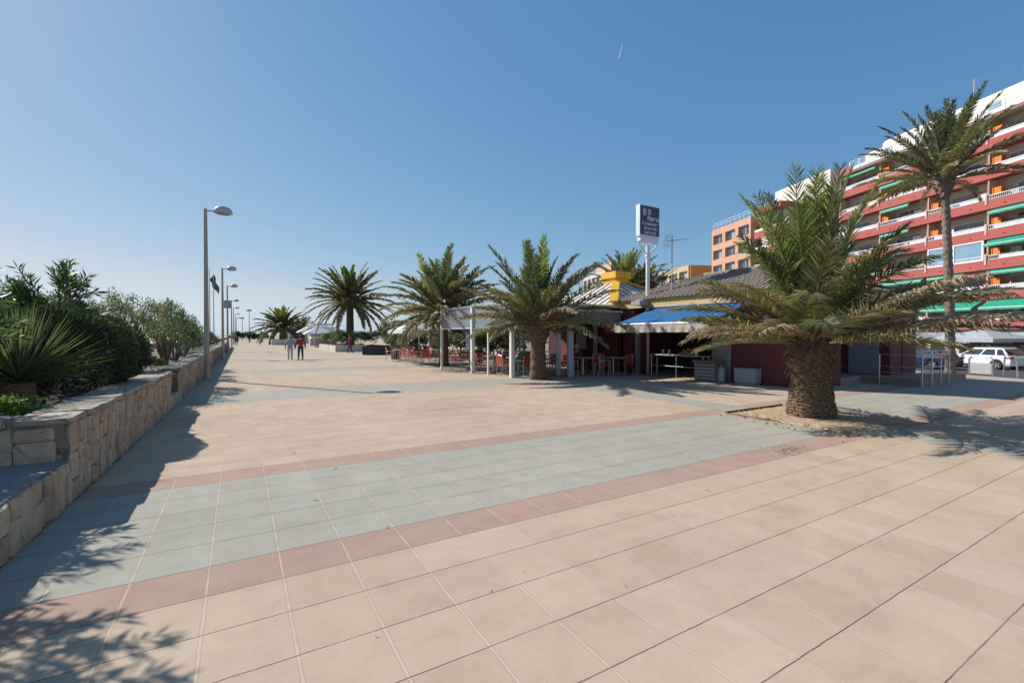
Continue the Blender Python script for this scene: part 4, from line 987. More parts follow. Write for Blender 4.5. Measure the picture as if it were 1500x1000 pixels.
# tiled hip roof
def hip(mb, x0, x1, y0, y1, z, h, inset, ridge, th=.0):
    A, B, C, D = (x0, y0, z), (x1, y0, z), (x1, y1, z), (x0, y1, z); xm = (x0 + x1) / 2; E_, F_ = (xm, y0 + inset, z + h), (xm, y1 - inset, z + h)
    n = mb.add([A, B, C, D, E_, F_])
    for q in ((0, 1, 4), (1, 2, 5, 4), (2, 3, 5), (3, 0, 4, 5), (3, 2, 1, 0)): mb.face(*[n + i for i in q])
mb = MB(); hip(mb, 14.93, 20.2, 7.33, 15.77, 3.186, 1.05, 2.6, 0)
mb.build('roof_deck', mat('roof_deck', (.16, .11, .09), .9, (.12, .08, .07), 3), kb)
mb = MB(); rng = random.Random(8)
X0, X1, Y0, Y1, ZR, HR = 14.93, 20.2, 7.33, 15.77, 3.19, 1.05; xm = (X0 + X1) / 2; run = xm - X0
def tile_rows(fn, length):
    n = int(length / .20)
    for i in range(n):
        a = (i + .5) * .20; lim = fn(a)
        if lim <= .15: continue
        s = 0
        while s < lim - .05:
            e = min(s + .36, lim); yield a, s, e; s = e
for side in range(4):
    length = (Y1 - Y0) if side in (0, 2) else (X1 - X0)
    def lim(a, side=side, length=length):
        return min(1.0, a / 2.6, (length - a) / 2.6) * 2.6 if side in (0, 2) else min(a, length - a, run) * (2.6 / run)
    for a, s, e in tile_rows(lim, length):
        def P(a_, s_, up):
            f = s_ / 2.6
            if side == 0: return (X0 + run * f, Y0 + a_, ZR + HR * f + up)
            if side == 2: return (X1 - run * f, Y1 - a_, ZR + HR * f + up)
            if side == 1: return (X0 + a_, Y0 + 2.6 * f, ZR + HR * f + up)
            return (X1 - a_, Y1 - 2.6 * f, ZR + HR * f + up)
        j = rng.uniform(-.01, .01); lo = .022; pts = []
        n0 = mb.add([P(a - .09, s - .03, lo), P(a - .05 + j, s - .03, .085), P(a + .05 + j, s - .03, .085), P(a + .09, s - .03, lo), P(a - .085, e, .0), P(a - .045, e, .06), P(a + .045, e, .06), P(a + .085, e, 0)])
        for q in ((0, 1, 5, 4), (1, 2, 6, 5), (2, 3, 7, 6), (0, 3, 2, 1)): mb.face(*[n0 + k for k in q])
mb.build('roof_tiles', tile_m, kb)
mb = MB()
for c in ((X0, Y0), (X1, Y0), (X1, Y1), (X0, Y1)):
    e = (xm, Y0 + 2.6 if c[1] == Y0 else Y1 - 2.6, ZR + HR + .05); mb.tube([(c[0], c[1], ZR + .05), e], .09, 6)
mb.tube([(xm, Y0 + 2.6, ZR + HR + .05), (xm, Y1 - 2.6, ZR + HR + .05)], .1, 6); mb.build('ridge_tiles', tile_m, kb)
# steel door in the recess, facing the promenade
mb = MB(); mb.box(19.965, 19.999, 7.66, 8.62, .26, 2.36); d = mb.build('door', mat('blue_grey_door', (.32, .33, .38), .45, (.28, .29, .34), 1.5, dirt=.1), kb)
mb = MB(); mb.box(19.90, 19.963, 7.76, 7.86, 1.2, 1.28); mb.box(19.93, 19.964, 7.9, 8.3, 1.98, 2.01); mb.build('handle', steel, d)
# landing with its steel railing
mb = MB(); mb.box(18.9, 23.0, 6.12, 7.29, 0, .24); mb.box(17.11, 19.96, 7.75, 8.94, 0, .235); mb.box(18.9, 19.96, 7.29, 7.75, 0, .238); mb.build('landing', mat('landing_tile', (.34, .24, .2), .8, (.28, .2, .17), 2, dirt=.15), kb)
rl = thing('ramp_railing', 'steel tube railing round the landing at the kiosk side door', 'railing', (18.84, 6.05, 0))
mb = MB()
for q, (x, y) in enumerate(((0, 1.15), (0, 0), (.78, 0), (1.54, 0), (2.25, 0))):
    mp_ = MB(); mp_.tube([(x, y, 0), (x, y, 1.02)], .024, 8); mp_.build('post', steel, rl)
for z in (1.02, .62, .42): mb.tube([(0, 1.15, z), (0, 0, z)], .019, 6); mb.tube([(0, 0, z), (2.25, 0, z)], .019, 6)
mb.tube([(0, 0, 1.02), (2.25, 0, 1.02)], .026, 8); mb.build('rail', steel, rl)
# white utility box at the foot of the wall
o = thing('utility_box', 'low pale metal box against the dark red kiosk wall', 'box', (15.0, 9.45, 0)); mb = MB(); mb.box(-.28, .08, -.38, .38, .06, .52)
mb.build('body', mat('pale_blue_box', (.38, .40, .44), .5, (.33, .35, .39), 2, dirt=.1), o, bevel=.01); mb = MB(); mb.box(-.30, .09, -.40, .40, .52, .545); mb.box(-.24, .05, -.34, .34, .0, .06); mb.build('lid', gray_render, o)
# gas bottle by the pillar
o = thing('gas_bottle', 'short grey gas bottle beside the kiosk pillar', 'gas bottle', (14.78, 10.35, 0)); mb = MB(); mb.lathe([(.13, 0), (.15, .03), (.15, .42), (.11, .52), (.04, .55), (.04, .6)], 16); mb.build('body', galv, o, smooth=False)
mb = MB(); mb.tube([(-.08, 0, .55), (-.08, 0, .66), (.08, 0, .66), (.08, 0, .55)], .012, 5); mb.build('handle', steel, o)

# blue awning with cream valance
aw = thing('awning', 'big blue sloping awning with cream valance over the kiosk counter', 'awning', (15.1, 0, 0))
mb = MB(); ya, yb = 9.55, 13.85; n = 14
pts = {}
for i in range(n + 1):
    y = ya + (yb - ya) * i / n
    for k in range(5):
        f = k / 4; pts[i, k] = mb.add([(-.03 - 2.1 * f, y, 2.80 - .70 * f - .035 * math.sin(math.pi * f) + .006 * math.sin(i * 1.7))])
for i in range(n):
    for k in range(4): mb.face(pts[i, k], pts[i, k + 1], pts[i + 1, k + 1], pts[i + 1, k])
o = mb.build('canopy', blue_fabric, aw); s = o.modifiers.new('thick', 'SOLIDIFY'); s.thickness = .01
mb = MB(); n = 60
for i in range(n):
    y0 = ya + (yb - ya) * i / n; y1 = ya + (yb - ya) * (i + 1) / n; w0 = .022 * math.sin(i * 1.1); w1 = .022 * math.sin((i + 1) * 1.1)
    mb.quad((-2.15, y0, 2.06), (-2.15, y1, 2.06), (-2.15 + w1, y1, 1.77), (-2.15 + w0, y0, 1.77))
o = mb.build('valance', cream_fabric, aw); s = o.modifiers.new('thick', 'SOLIDIFY'); s.thickness = .006
mb = MB(); mb.tube([(-2.13, ya - .03, 2.085), (-2.13, yb + .03, 2.085)], .038, 8); mb.build('front_bar', white_paint, aw)
mb = MB(); mb.tube([(-.10, ya - .03, 2.84), (-.10, yb + .03, 2.84)], .055, 8); mb.build('roller', gray_render, aw)
for y in (ya + .02, yb - .02):
    mb = MB(); mb.tube([(-.04, y, 2.15), (-1.1, y - .1, 2.02), (-2.1, y, 2.07)], .022, 6); mb.build('arm', white_paint, aw)
# small hanging fringe / side blind right of the valance
mb = MB()
for i in range(22):
    y = 9.0 + i * .032 * 1.6; mb.quad((-.55, y, 2.28), (-.55, y + .045, 2.28), (-.56, y + .04, 2.05 - .04 * (i % 3)), (-.56, y + .005, 2.05 - .04 * (i % 2)))
# serving counter with steel rail, fruit crate
ct = thing('serving_counter', 'long steel counter with white top under the blue awning', 'counter', (15.0, 12.3, 0))
mb = MB(); mb.box(-.42, .0, -1.35, 1.2, .86, .90); mb.build('counter_top', gray_render, ct)
for (x, y) in ((-.38, -1.3), (-.38, -.1), (-.38, 1.15), (-.05, -1.3), (-.05, 1.15)):
    mb = MB(); mb.tube([(x, y, 0), (x, y, .86)], .02, 6); mb.build('leg', steel, ct)
mb = MB(); mb.tube([(-.38, -1.3, .45), (-.38, 1.15, .45)], .012, 6); mb.build('rail', galv, ct)
fr = thing('fruit_basket', 'basket heaped with oranges on the counter', 'basket', (14.79, 11.75, .90)); rng = random.Random(2)
mb = MB(); mb.box(-.2, .2, -.3, .3, .0, .10); mb.build('basket', wood, fr)
mb = MB()
for i in range(34):
    x, y = rng.uniform(-.15, .15), rng.uniform(-.25, .25); z = .12 + .14 * (1 - (abs(x) / .15 + abs(y) / .25) * .5) * rng.random()
    r = .045; mb.lathe([(0.005, z - r), (r * .7, z - r * .7), (r, z), (r * .7, z + r * .7), (.005, z + r)], 8, (x, y))
mb.build('fruit', orange_fabric, fr)
for i, (y, lb) in enumerate(((11.35, 'glass jar beside the fruit basket on the counter'), (12.6, 'left one of the small jars on the steel counter'), (12.9, 'clear jar at the far end of the counter'))):
    o = thing('jar', lb, 'jar', (14.7, y, .90)); mb = MB(); mb.lathe([(.05, 0), (.055, .02), (.055, .14), (.04, .16)], 10); mb.build('body', win_glass if i else white_paint, o); mb = MB(); mb.lathe([(.045, .161), (.045, .19)], 10); mb.build('lid', steel, o)
tb = thing('wooden_counter', 'brown wooden shelf counter at the right end below the pillar', 'counter', (14.75, 10.85, 0))
mb = MB(); mb.box(-.32, .28, -.48, .48, .66, .76); mb.build('top', wood, tb); mb = MB(); mb.box(-.24, .22, -.42, .42, .0, .655); mb.build('body', mat('slat_grey', (.2, .19, .18), .7, (.14, .13, .13), 3), tb)
mb = MB()
for k in range(5): mb.box(-.262, -.241, -.42, .42, .08 + k * .12, .14 + k * .12)
mb.build('slats', gray_render, tb)

# ---------------------------------------------------------------- sign tower "El Paseo"
sg = thing('pole_sign', 'tall white pole carrying the dark blue El Paseo restaurant sign box', 'sign', (15.35, 14.35, 0))
mb = MB(); mb.tube([(0, 0, 0), (0, 0, 5.55)], .085, 14); mb.build('pole', white_paint, sg)
mb = MB(); mb.box(-.60, .60, -.10, .12, 5.92, 7.26); cab = mb.build('cabinet', white_paint, sg)
mb = MB(); mb.box(-.57, .57, -.112, -.101, 5.98, 7.22); mb.build('panel', sign_blue, cab)
mb = MB(); mb.box(-.55, .55, -.09, .10, 5.70, 5.915); mb.build('lower_cabinet', white_paint, sg)
mb = MB()
for s in (-1, 1): mb.tube([(s * .58, 0, 5.72), (s * .50, 0, 5.55), (0, 0, 5.12)], .03, 6)
mb.tube([(-.6, 0, 5.69), (.6, 0, 5.69)], .03, 6); mb.lathe([(.12, 5.06), (.12, 5.18)], 12); mb.build('bracket', white_paint, sg)
FR = Matrix.Rotation(R(90), 4, 'X')
def st(body, x, z, size, al='LEFT', bold=.004): text('lettering', body, size, sign_white, cab, Matrix.Translation((x, -.115, z)) @ FR, al, .002, 1.0, bold)
st('El', -.14, 6.88, .30, bold=.010); st('Paseo', -.16, 6.61, .30, bold=.010)
st('Restaurante', 0.0, 6.41, .195, 'CENTER', .006); st('Arrocería', .02, 6.22, .195, 'CENTER', .006); st('Cafetería', .0, 6.03, .195, 'CENTER', .006)
mb = MB()   # shell emblem
n0 = mb.add([(-.46, -.116, 6.98)]); pts = []
for i in range(11):
    a = R(-70 + 140 * i / 10); r = .27 if i % 2 else .24; pts.append((-.46 + r * math.cos(a), -.116, 6.95 + r * math.sin(a) * .75))
i0 = mb.add(pts)
for i in range(10): mb.face(n0, i0 + i, i0 + i + 1)
mb.build('shell_emblem', mat('sand_emblem', (.48, .43, .36), .5, (.36, .32, .28), 12), cab)
mb = MB(); mb.box(-.9, .35, -.4, .1, 2.93, 3.12); mb.box(-.7, .2, -.35, .05, 3.12, 3.18); mb.build('base_housing', gray_render, sg)

# tv aerial on the roof
ta = thing('tv_aerial', 'television aerial on a thin mast above the kiosk eave', 'aerial', (15.65, 13.3, 2.9))
mb = MB(); mb.tube([(0, 0, .1), (0, 0, 2.95)], .022, 6); mb.tube([(-.2, 0, .12), (.2, 0, .12)], .02, 5); mb.build('mast', galv, ta)
mb = MB(); c = Vector((0, 0, 2.72)); ax = Vector((.85, -.35, .12)).normalized(); sd_ = ax.cross(Vector((0, 0, 1))).normalized()
mb.tube([c - ax * .25, c + ax * .72], .014, 5)
for k in range(12): p = c + ax * (.0 + k * .06); mb.tube([p - sd_ * (.12 - k * .006), p + sd_ * (.12 - k * .006)], .006, 4)
for z in (.06, .13, .20, .27, -.10, -.17, -.24):
    p = c - ax * (.22 - abs(z) * .3) + Vector((0, 0, z)); mb.tube([p - sd_ * .33, p + sd_ * .33], .007, 4)
for s in (-.3, 0, .3): mb.tube([c - ax * .14 + sd_ * s + Vector((0, 0, .29)), c - ax * .22 + sd_ * s, c - ax * .14 + sd_ * s + Vector((0, 0, -.26))], .006, 4)
mb.build('antenna', galv, ta)
far_lamp('street lamp with flat dark head seen over the tiled roof', (31.5, 28.0, -.9), 7.3)

# ---------------------------------------------------------------- restaurant pavilion with pyramid roof and yellow cap
pv = thing('restaurant_pavilion', 'restaurant pavilion with pale ribbed pyramid roof and yellow chimney cap', 'building')
mb = MB(); mb.box(14.9, 15.1, 15.9, 21.2, 0, 3.0); mb.box(15.1, 20.2, 21.0, 21.2, 0, 3.0); mb.box(20.0, 20.2, 15.7, 21.0, 0, 3.0); mb.build('wall', k_red, pv)
AP = (17.5, 18.6, 4.62); E0 = (14.65, 15.72, 3.10); E1 = (20.35, 21.5, 3.10)
mb = MB(); n = mb.add([E0, (E1[0], E0[1], 3.10), E1, (E0[0], E1[1], 3.10), AP])
for q in ((0, 1, 4), (1, 2, 4), (2, 3, 4), (3, 0, 4), (3, 2, 1, 0)): mb.face(*[n + i for i in q])
mb.build('roof', sheet_m, pv)
mb = MB()
for k in range(1, 12):
    f = k / 12; m_ = 1 - abs(2 * f - 1)
    # ribs on west and south slopes run up the fall line
    y = E0[1] + (E1[1] - E0[1]) * f; top = m_ * .98
    mb.tube([(E0[0], y, 3.12), (E0[0] + (AP[0] - E0[0]) * top, y, 3.12 + (AP[2] - 3.10) * top)], .028, 4)
    x = E0[0] + (E1[0] - E0[0]) * f; mb.tube([(x, E0[1], 3.12), (x, E0[1] + (AP[1] - E0[1]) * top, 3.12 + (AP[2] - 3.10) * top)], .028, 4)
mb.build('roof_ribs', mat('rib_brown', (.30, .22, .18), .7, (.24, .17, .14), 3), pv)
mb = MB()
for c in ((E0[0], E0[1]), (E1[0], E0[1])):
    d = Vector((AP[0] - c[0], AP[1] - c[1], AP[2] - 3.10)); s = d.cross(Vector((0, 0, 1))).normalized() * .20
    p0 = Vector((c[0], c[1], 3.14)); p1 = Vector(AP) + Vector((0, 0, .04)); u = Vector((0, 0, .09))
    m0 = mb.add([p0 - s, p0 + s, p0 + s + u, p0 - s + u, p1 - s, p1 + s, p1 + s + u, p1 - s + u])
    for q in ((0, 1, 5, 4), (1, 2, 6, 5), (2, 3, 7, 6), (3, 0, 4, 7), (0, 3, 2, 1)): mb.face(*[m0 + i for i in q])
mb.build('hip_rib', yellow, pv)
mb = MB(); T = Matrix.Translation((AP[0], AP[1], 0)); mb.box(-.46, .46, -.46, .46, 4.35, 4.68, T); mb.box(-.56, .56, -.56, .56, 4.68, 5.02, T); mb.build('chimney_cap', yellow, pv)
mb = MB(); mb.box(14.6, 20.4, 15.69, 15.72, 2.90, 3.12); mb.box(14.6, 14.65, 15.72, 21.5, 2.90, 3.12); mb.build('eave_board', yellow_wall, pv)

# flat canopy between terrace and kiosk
fc = thing('flat_canopy', 'flat grey fascia canopy between the glazed terrace and the kiosk', 'canopy')
mb = MB(); mb.box(9.35, 15.0, 15.60, 15.66, 2.28, 2.70); mb.build('fascia', gray_fascia, fc)
mb = MB(); mb.box(9.33, 15.02, 15.54, 15.70, 2.70, 2.76); mb.build('capping', white_paint, fc)
mb = MB(); mb.box(9.35, 14.88, 15.70, 21.0, 2.55, 2.68); mb.build('roof', gray_render, fc)
for x in (11.5, 13.5):
    mb = MB(); mb.box(x - .07, x + .07, 15.57, 15.70, 0, 2.28); mb.build('post', white_paint if x < 12 else gray_fascia, fc)
mb = MB(); mb.box(13.6, 14.9, 17.5, 17.6, 0, 2.54); mb.build('back_wall', k_red, fc); mb = MB(); mb.box(14.85, 15.095, 15.70, 15.88, 0, 2.54); mb.build('back_wall', k_red, fc)
mb = MB(); mb.box(13.9, 14.5, 17.46, 17.497, 1.0, 1.75); mb.build('menu_panel', mat('menu_panel', (.55, .50, .44), .6, (.4, .36, .33), 9), fc)
# small red scalloped awning with lettering
ra = thing('scalloped_awning', 'small red awning with white lettering on its scalloped edge', 'awning', (13.55, 15.5, 0))
mb = MB(); n = 16
for i in range(n):
    x0, x1 = i * 1.5 / n, (i + 1) * 1.5 / n
    mb.quad((x0, 0, 2.26), (x1, 0, 2.26), (x1, -.45, 2.02), (x0, -.45, 2.02))
    zc = 1.80 - .07 * math.sin(math.pi * ((i % 2) * .5 + .25)); mb.quad((x0, -.45, 2.02), (x1, -.45, 2.02), (x1, -.452, 1.83 - (.06 if i % 2 == 0 else 0)), (x0, -.452, 1.83 - (.06 if i % 2 else 0)))
o = mb.build('canopy', red_fabric, ra); s = o.modifiers.new('thick', 'SOLIDIFY'); s.thickness = .008
text('lettering', 'ZUROS', .2, white_paint, ra, Matrix.Translation((.3, -.47, 1.86)) @ FR, 'LEFT', .002, 1.2, .006)
# partition and dark door at the kiosk corner
o = thing('partition_screen', 'tall grey partition post between the red recess and dark kiosk front', 'partition', (14.6, 14.2, 0)); mb = MB(); mb.box(-.06, .06, -.1, .1, 0, 2.2); mb.build('post', gray_fascia, o); mb = MB(); mb.box(.06, .5, -.03, .03, .0, 2.2); mb.build('panel', k_red, o)

# glazed terrace
gt = thing('glazed_terrace', 'white framed glazed terrace with clear plastic upper screens', 'terrace')
PS = [(8.50, 21.1), (8.86, 18.4), (9.23, 15.62)]
for i, (x, y) in enumerate(PS):
    mb = MB(); r = .075 if i else .05; mb.box(x - r, x + r, y - r, y + r, 0, 2.86 + .02 * i); mb.build('post', white_paint, gt)
def beam(mb, a, b_, z, h=.07, w_=.05):
    a, b_ = Vector((a[0], a[1], z)), Vector((b_[0], b_[1], z)); d = (b_ - a).normalized(); s = Vector((-d.y, d.x, 0)) * w_ * .5; u = Vector((0, 0, h))
    n = mb.add([a - s, a + s, b_ + s, b_ - s, a - s + u, a + s + u, b_ + s + u, b_ - s + u])
    for q in ((0, 1, 2, 3), (4, 7, 6, 5), (0, 4, 5, 1), (1, 5, 6, 2), (2, 6, 7, 3), (3, 7, 4, 0)): mb.face(*[n + i for i in q])
mb = MB(); beam(mb, PS[0], PS[1], 2.86); beam(mb, PS[1], PS[2], 2.88); beam(mb, PS[0], (13.2, 21.1), 2.86); beam(mb, PS[2], (14.6, 15.62), 2.95); beam(mb, PS[1], (14.0, 18.4), 2.93); mb.build('top_beam', white_paint, gt)
mb = MB(); beam(mb, PS[0], PS[1], 1.95, .05, .04); beam(mb, (9.0, 17.2), PS[2], 1.88, .06, .05); mb.box(8.97, 9.03, 17.15, 17.22, 0, 1.94); mb.build('screen_frame', white_paint, gt)
def pane(mb, a, b_, z0, z1, th=.008):
    beam(mb, a, b_, z0, z1 - z0, th)
mb = MB(); pane(mb, PS[0], PS[1], 2.01, 2.85); pane(mb, PS[1], PS[2], 1.95, 2.87); mb.build('upper_screen', film_glass, gt)
mb = MB(); pane(mb, (9.3, 15.58), (11.4, 15.58), .1, 2.26); mb.build('side_glass', clear_glass, gt)
mb = MB(); n = mb.add([(8.42, 21.2, 2.93), (9.2, 15.52, 2.96), (14.6, 15.72, 3.02), (14.6, 21.2, 3.02)]); mb.face(n, n + 1, n + 2, n + 3)
o = mb.build('roof_sheet', white_fabric, gt); s = o.modifiers.new('thick', 'SOLIDIFY'); s.thickness = .02
mb = MB(); pane(mb, (8.82, 19.0), (8.9, 18.5), 1.15, 1.9, .02); mb.build('blue_banner', mat('blue_banner', (.03, .05, .16), .6, (.10, .12, .25), 3), gt)
mb = MB(); beam(mb, PS[0], PS[1], .06, .03, .03); beam(mb, (9.3, 15.58), (11.4, 15.58), .05, .03, .03); beam(mb, (9.3, 15.58), (11.4, 15.58), .22, .03, .03); mb.build('bottom_rail', steel, gt)
o = thing('glass_post_panel', 'bluish white upright board at the near corner of the canopy', 'panel', (11.45, 14.75, 0)); mb = MB(); mb.box(-.13, .13, -.03, .03, 0, 2.25); mb.build('board', mat('bluish_board', (.5, .52, .58), .5, (.44, .46, .52), 2), o); mb = MB(); mb.box(-.16, -.131, -.04, .04, 0, 2.3); mb.build('frame', galv, o)

# ---------------------------------------------------------------- chairs, tables, parasols
def make_chair(label, group, mt=None):
    t = thing('chair', label, 'chair', (0, 0, 0), 0, group)
    mt = mt or red_plastic
    mb = MB(); mb.tube([(-.22, -.20, 0), (-.22, -.20, .62), (-.22, .16, .65), (-.22, .20, .60)], .013, 6); mb.build('leg', steel, t); mb = MB(); mb.tube([(.22, -.20, 0), (.22, -.20, .62), (.22, .16, .65), (.22, .20, .60)], .013, 6); mb.build('leg', steel, t)
    mb = MB()
    for s in (-1, 1): mb.tube([(s * .21, .27, 0), (s * .22, .20, .45), (s * .21, .25, .84)], .013, 6)
    mb.tube([(-.21, .25, .84), (0, .27, .88), (.21, .25, .84)], .013, 6); mb.build('back_frame', steel, t)
    mb = MB(); mb.slab([(-.21, -.20, .45), (.21, -.20, .45), (.20, .20, .43), (-.20, .20, .43)], .022); mb.build('seat', mt, t)
    mb = MB()
    for (z0, z1) in ((.50, .60), (.62, .72), (.74, .84)):
        n = mb.add([(-.20, .222, z0), (.20, .222, z0), (.20, .25, z1), (-.20, .25, z1), (-.20, .24, z0), (.20, .24, z0), (.20, .268, z1), (-.20, .268, z1)])
        for q in ((0, 1, 2, 3), (4, 7, 6, 5), (0, 4, 5, 1), (3, 2, 6, 7), (0, 3, 7, 4), (1, 5, 6, 2)): mb.face(*[n + i for i in q])
    mb.build('backrest', mt, t); return t
def make_table(label, group):
    t = thing('table', label, 'table', (0, 0, 0), 0, group)
    mb = MB(); mb.box(-.36, .36, -.36, .36, .72, .745); mb.build('tabletop', mat('table_top', (.50, .47, .45), .4, (.44, .41, .39), 3), t, bevel=.006)
    mb = MB(); mb.tube([(0, 0, .03), (0, 0, .72)], .03, 8); mb.build('column', steel, t)
    mb = MB()
    for a in range(4): mb.tube([(0, 0, .06), (.28 * math.cos(a * 1.5708 + .785), .28 * math.sin(a * 1.5708 + .785), .02)], .018, 6)
    mb.build('foot', steel, t); return t
G1 = 'red chairs outside under the white parasol'; G2 = 'red chairs inside the glazed terrace'; G3 = 'red chairs by the red recess'
L1 = 'red slatted metal chair standing outside by the white parasol'; L2_ = 'red slatted metal chair inside the glazed terrace'; L3 = 'red metal chair in the shade by the red recess'
ch = make_chair(L1, G1); tbl = make_table('square pale table among the red chairs by the white parasol', 'tables by the white parasol')
rng = random.Random(14); first = True; ft = True
SIDES = ('inland side', 'far side', 'promenade side', 'near side')
def seats(cx, cy, n, where, grp, tg, rz0=0):
    global first, ft
    tl = 'square pale metal table, ' + where
    if ft: tbl.location = (cx, cy, 0); ft = False; tbl['label'] = tl; tbl['group'] = tg
    else: dup(tbl, (cx, cy, 0), rng.uniform(-.1, .1), tl, tg)
    for i in range(n):
        a = math.pi / 2 * i + rng.uniform(-.15, .15); d = .62
        x, y = cx + d * math.cos(a), cy + d * math.sin(a); rz = a - math.pi / 2 + rng.uniform(-.2, .2)
        lab = 'red slatted chair on the ' + SIDES[i] + ' of the ' + where.replace('the ', '', 1)
        if first: ch.location = (x, y, 0); ch.rotation_euler = (0, 0, rz); first = False; ch['label'] = lab
        else: dup(ch, (x, y, 0), rz, lab, grp)
TG1, TG2 = 'tables by the white parasol', 'tables inside the glazed terrace'
for (cx, cy, wh) in ((8.9, 29.2, 'the farthest outdoor table by the black pot'), (9.3, 27.0, 'the outdoor table under the white parasol'), (8.9, 25.0, 'the outdoor table beside the palm trunk'), (10.9, 28.2, 'the outdoor table nearest the dark shrubs')): seats(cx, cy, 4, wh, G1, TG1)
for (cx, cy, wh) in ((9.6, 20.2, 'the terrace table by the far post'), (9.8, 18.2, 'the terrace table behind the middle post'), (9.95, 16.4, 'the terrace table behind the near post'), (11.6, 19.4, 'the back terrace table far in'), (11.7, 17.2, 'the back terrace table near the canopy')): seats(cx, cy, 4, wh, G2, TG2)
seats(13.5, 14.5, 3, 'the shaded table by the red recess', G3, 'tables in the shade by the recess')
seats(12.3, 15.0, 3, 'the shaded table by the bluish board', G3, 'tables in the shade by the recess')

def parasol(label, loc, w_, ze, zt, mt, cat='parasol', group=None, val=.16, txt=None):
    t = thing('parasol', label, cat, loc, 0, group)
    mb = MB(); mb.tube([(0, 0, 0), (0, 0, zt)], .03, 8); mb.build('pole', steel, t)
    mb = MB(); mb.lathe([(.28, 0), (.28, .07), (.06, .10)], 14); mb.build('base', concrete, t)
    mb = MB(); h = w_ / 2; n = mb.add([(-h, -h, ze), (h, -h, ze), (h, h, ze), (-h, h, ze), (0, 0, zt)]); mids = mb.add([(0, -h, ze + .03), (h, 0, ze + .03), (0, h, ze + .03), (-h, 0, ze + .03)])
    for i in range(4): mb.face(n + i, mids + i, n + 4); mb.face(mids + i, n + (i + 1) % 4, n + 4)
    lo = mb.add([(-h, -h, ze - val), (h, -h, ze - val), (h, h, ze - val), (-h, h, ze - val)])
    for i in range(4): mb.face(lo + i, lo + (i + 1) % 4, n + (i + 1) % 4, mids + i, n + i)
    o = mb.build('canopy', mt, t); s = o.modifiers.new('thick', 'SOLIDIFY'); s.thickness = .008
    mb = MB()
    for i in range(4): c = mb.v; mb.tube([((-h, h, h, -h)[i] * .98, (-h, -h, h, h)[i] * .98, ze - .02), (0, 0, zt - .06)], .014, 4)
    mb.build('rib', steel, t)
    if txt: text('lettering', txt, .26, sign_white, t, Matrix.Translation((0, -h - .012, ze - val + .02)) @ FR, 'CENTER', .002, .9, .006)
    return t
parasol('white square parasol over the outdoor red chairs', (9.2, 26.4, 0), 2.9, 1.92, 2.55, white_fabric)
parasol('small pale parasol far off beyond the walkers', (10.5, 84, 0), 4.2, 2.2, 3.5, white_fabric)
parasol('white parasol with low canopy far off by the cream walled bed', (9.6, 70, 0), 3.6, 1.9, 2.9, white_fabric)
parasol('farthest white parasol beside the small palms', (13.5, 96, 0), 5.2, 2.6, 4.2, white_fabric)
# white kiosk structures beyond the walkers
o = thing('beach_bar', 'low white beach bar with stepped flat roofs far along the promenade', 'building', (11.2, 76, 0))
for k, (x0, x1, z, y) in enumerate(((-2.3, 1.2, 1.15, -6), (-2.1, 1.6, 1.9, 0), (-1.6, 2.6, 2.7, 5), (-.6, 3.2, 3.4, 10))):
    mb = MB(); mb.box(x0, x1, y, y + 3.5, z, z + .28); mb.box(x0 + .2, x0 + .35, y + .1, y + .25, 0, z); mb.box(x1 - .35, x1 - .2, y + .1, y + .25, 0, z); mb.build('flat_roof', b_white, o)
mb = MB(); mb.box(-1.6, 2.2, 2, 9, 0, 1.85); mb.build('wall', gray_render, o)

# planters on the right of the promenade
def planter(label, pts, h, mt, name='planter_wall'):
    t = thing(name, label, 'planter'); mb = MB(); n = len(pts)
    for i in range(n):
        a, b_ = pts[i], pts[(i + 1) % n]; beam(mb, a, b_, 0, h, .24)
    mb.build('wall', mt, t); mb = MB(); mb.slab([(p[0], p[1], h - .12) for p in pts], .1); mb.build('soil', soil, t)
planter('low cream walled flower bed full of bushes before the bare trunked palm', [(8.3, 48), (12.6, 47.2), (13.2, 57.5), (8.2, 58)], .62, cream)
planter('dark low walled bed right of the bare trunked palm', [(9.0, 39.6), (13.8, 37.0), (14.4, 42.8), (10.2, 44.3)], .72, black)
planter('low stone bed with the low bushy palm on the far promenade', [(4.8, 86), (8.4, 85), (8.6, 96), (5.0, 97)], .9, cream)
o = thing('plant_pot', 'round black woven plant pot left of the red chairs', 'pot', (9.35, 31.6, 0)); mb = MB(); mb.lathe([(.30, 0), (.36, .3), (.38, .66), (.34, .66), (.33, .58)], 18); mb.build('pot', black, o)
mb = MB(); blob(mb, (0, 0, .95), (.5, .5, .5), 700, .3, .03, random.Random(6), (0, 4), .2, 12); mb.build('plant', LM, o)

# ---------------------------------------------------------------- people
skin_m = mat('skin', (.48, .27, .19), .6, (.44, .25, .17), 4)
def skinned(name, verts, edges, radii, mt, parent, root=0, sub=2):
    me = bpy.data.meshes.new(name); me.from_pydata(verts, edges, []); me.materials.append(mt)
    o = bpy.data.objects.new(name, me); col.objects.link(o); o.parent = parent
    sm = o.modifiers.new('skin', 'SKIN')
    for i, r in enumerate(radii):
        v = me.skin_vertices[0].data[i]; v.radius = (r, r) if not isinstance(r, tuple) else r; v.use_root = (i == root)
    sm.use_smooth_shade = True
    s = o.modifiers.new('sub', 'SUBSURF'); s.levels = sub; s.render_levels = sub
    return o
def ext(verts, edges, radii, rad_add, keep):
    """clothing made from a chain subset of the body skeleton"""
    ids = sorted(keep); mp_ = {k: i for i, k in enumerate(ids)}
    return [verts[k] for k in ids], [(mp_[a], mp_[b_]) for a, b_ in edges if a in mp_ and b_ in mp_], [tuple(q + rad_add for q in (radii[k] if isinstance(radii[k], tuple) else (radii[k],) * 2)) for k in ids]
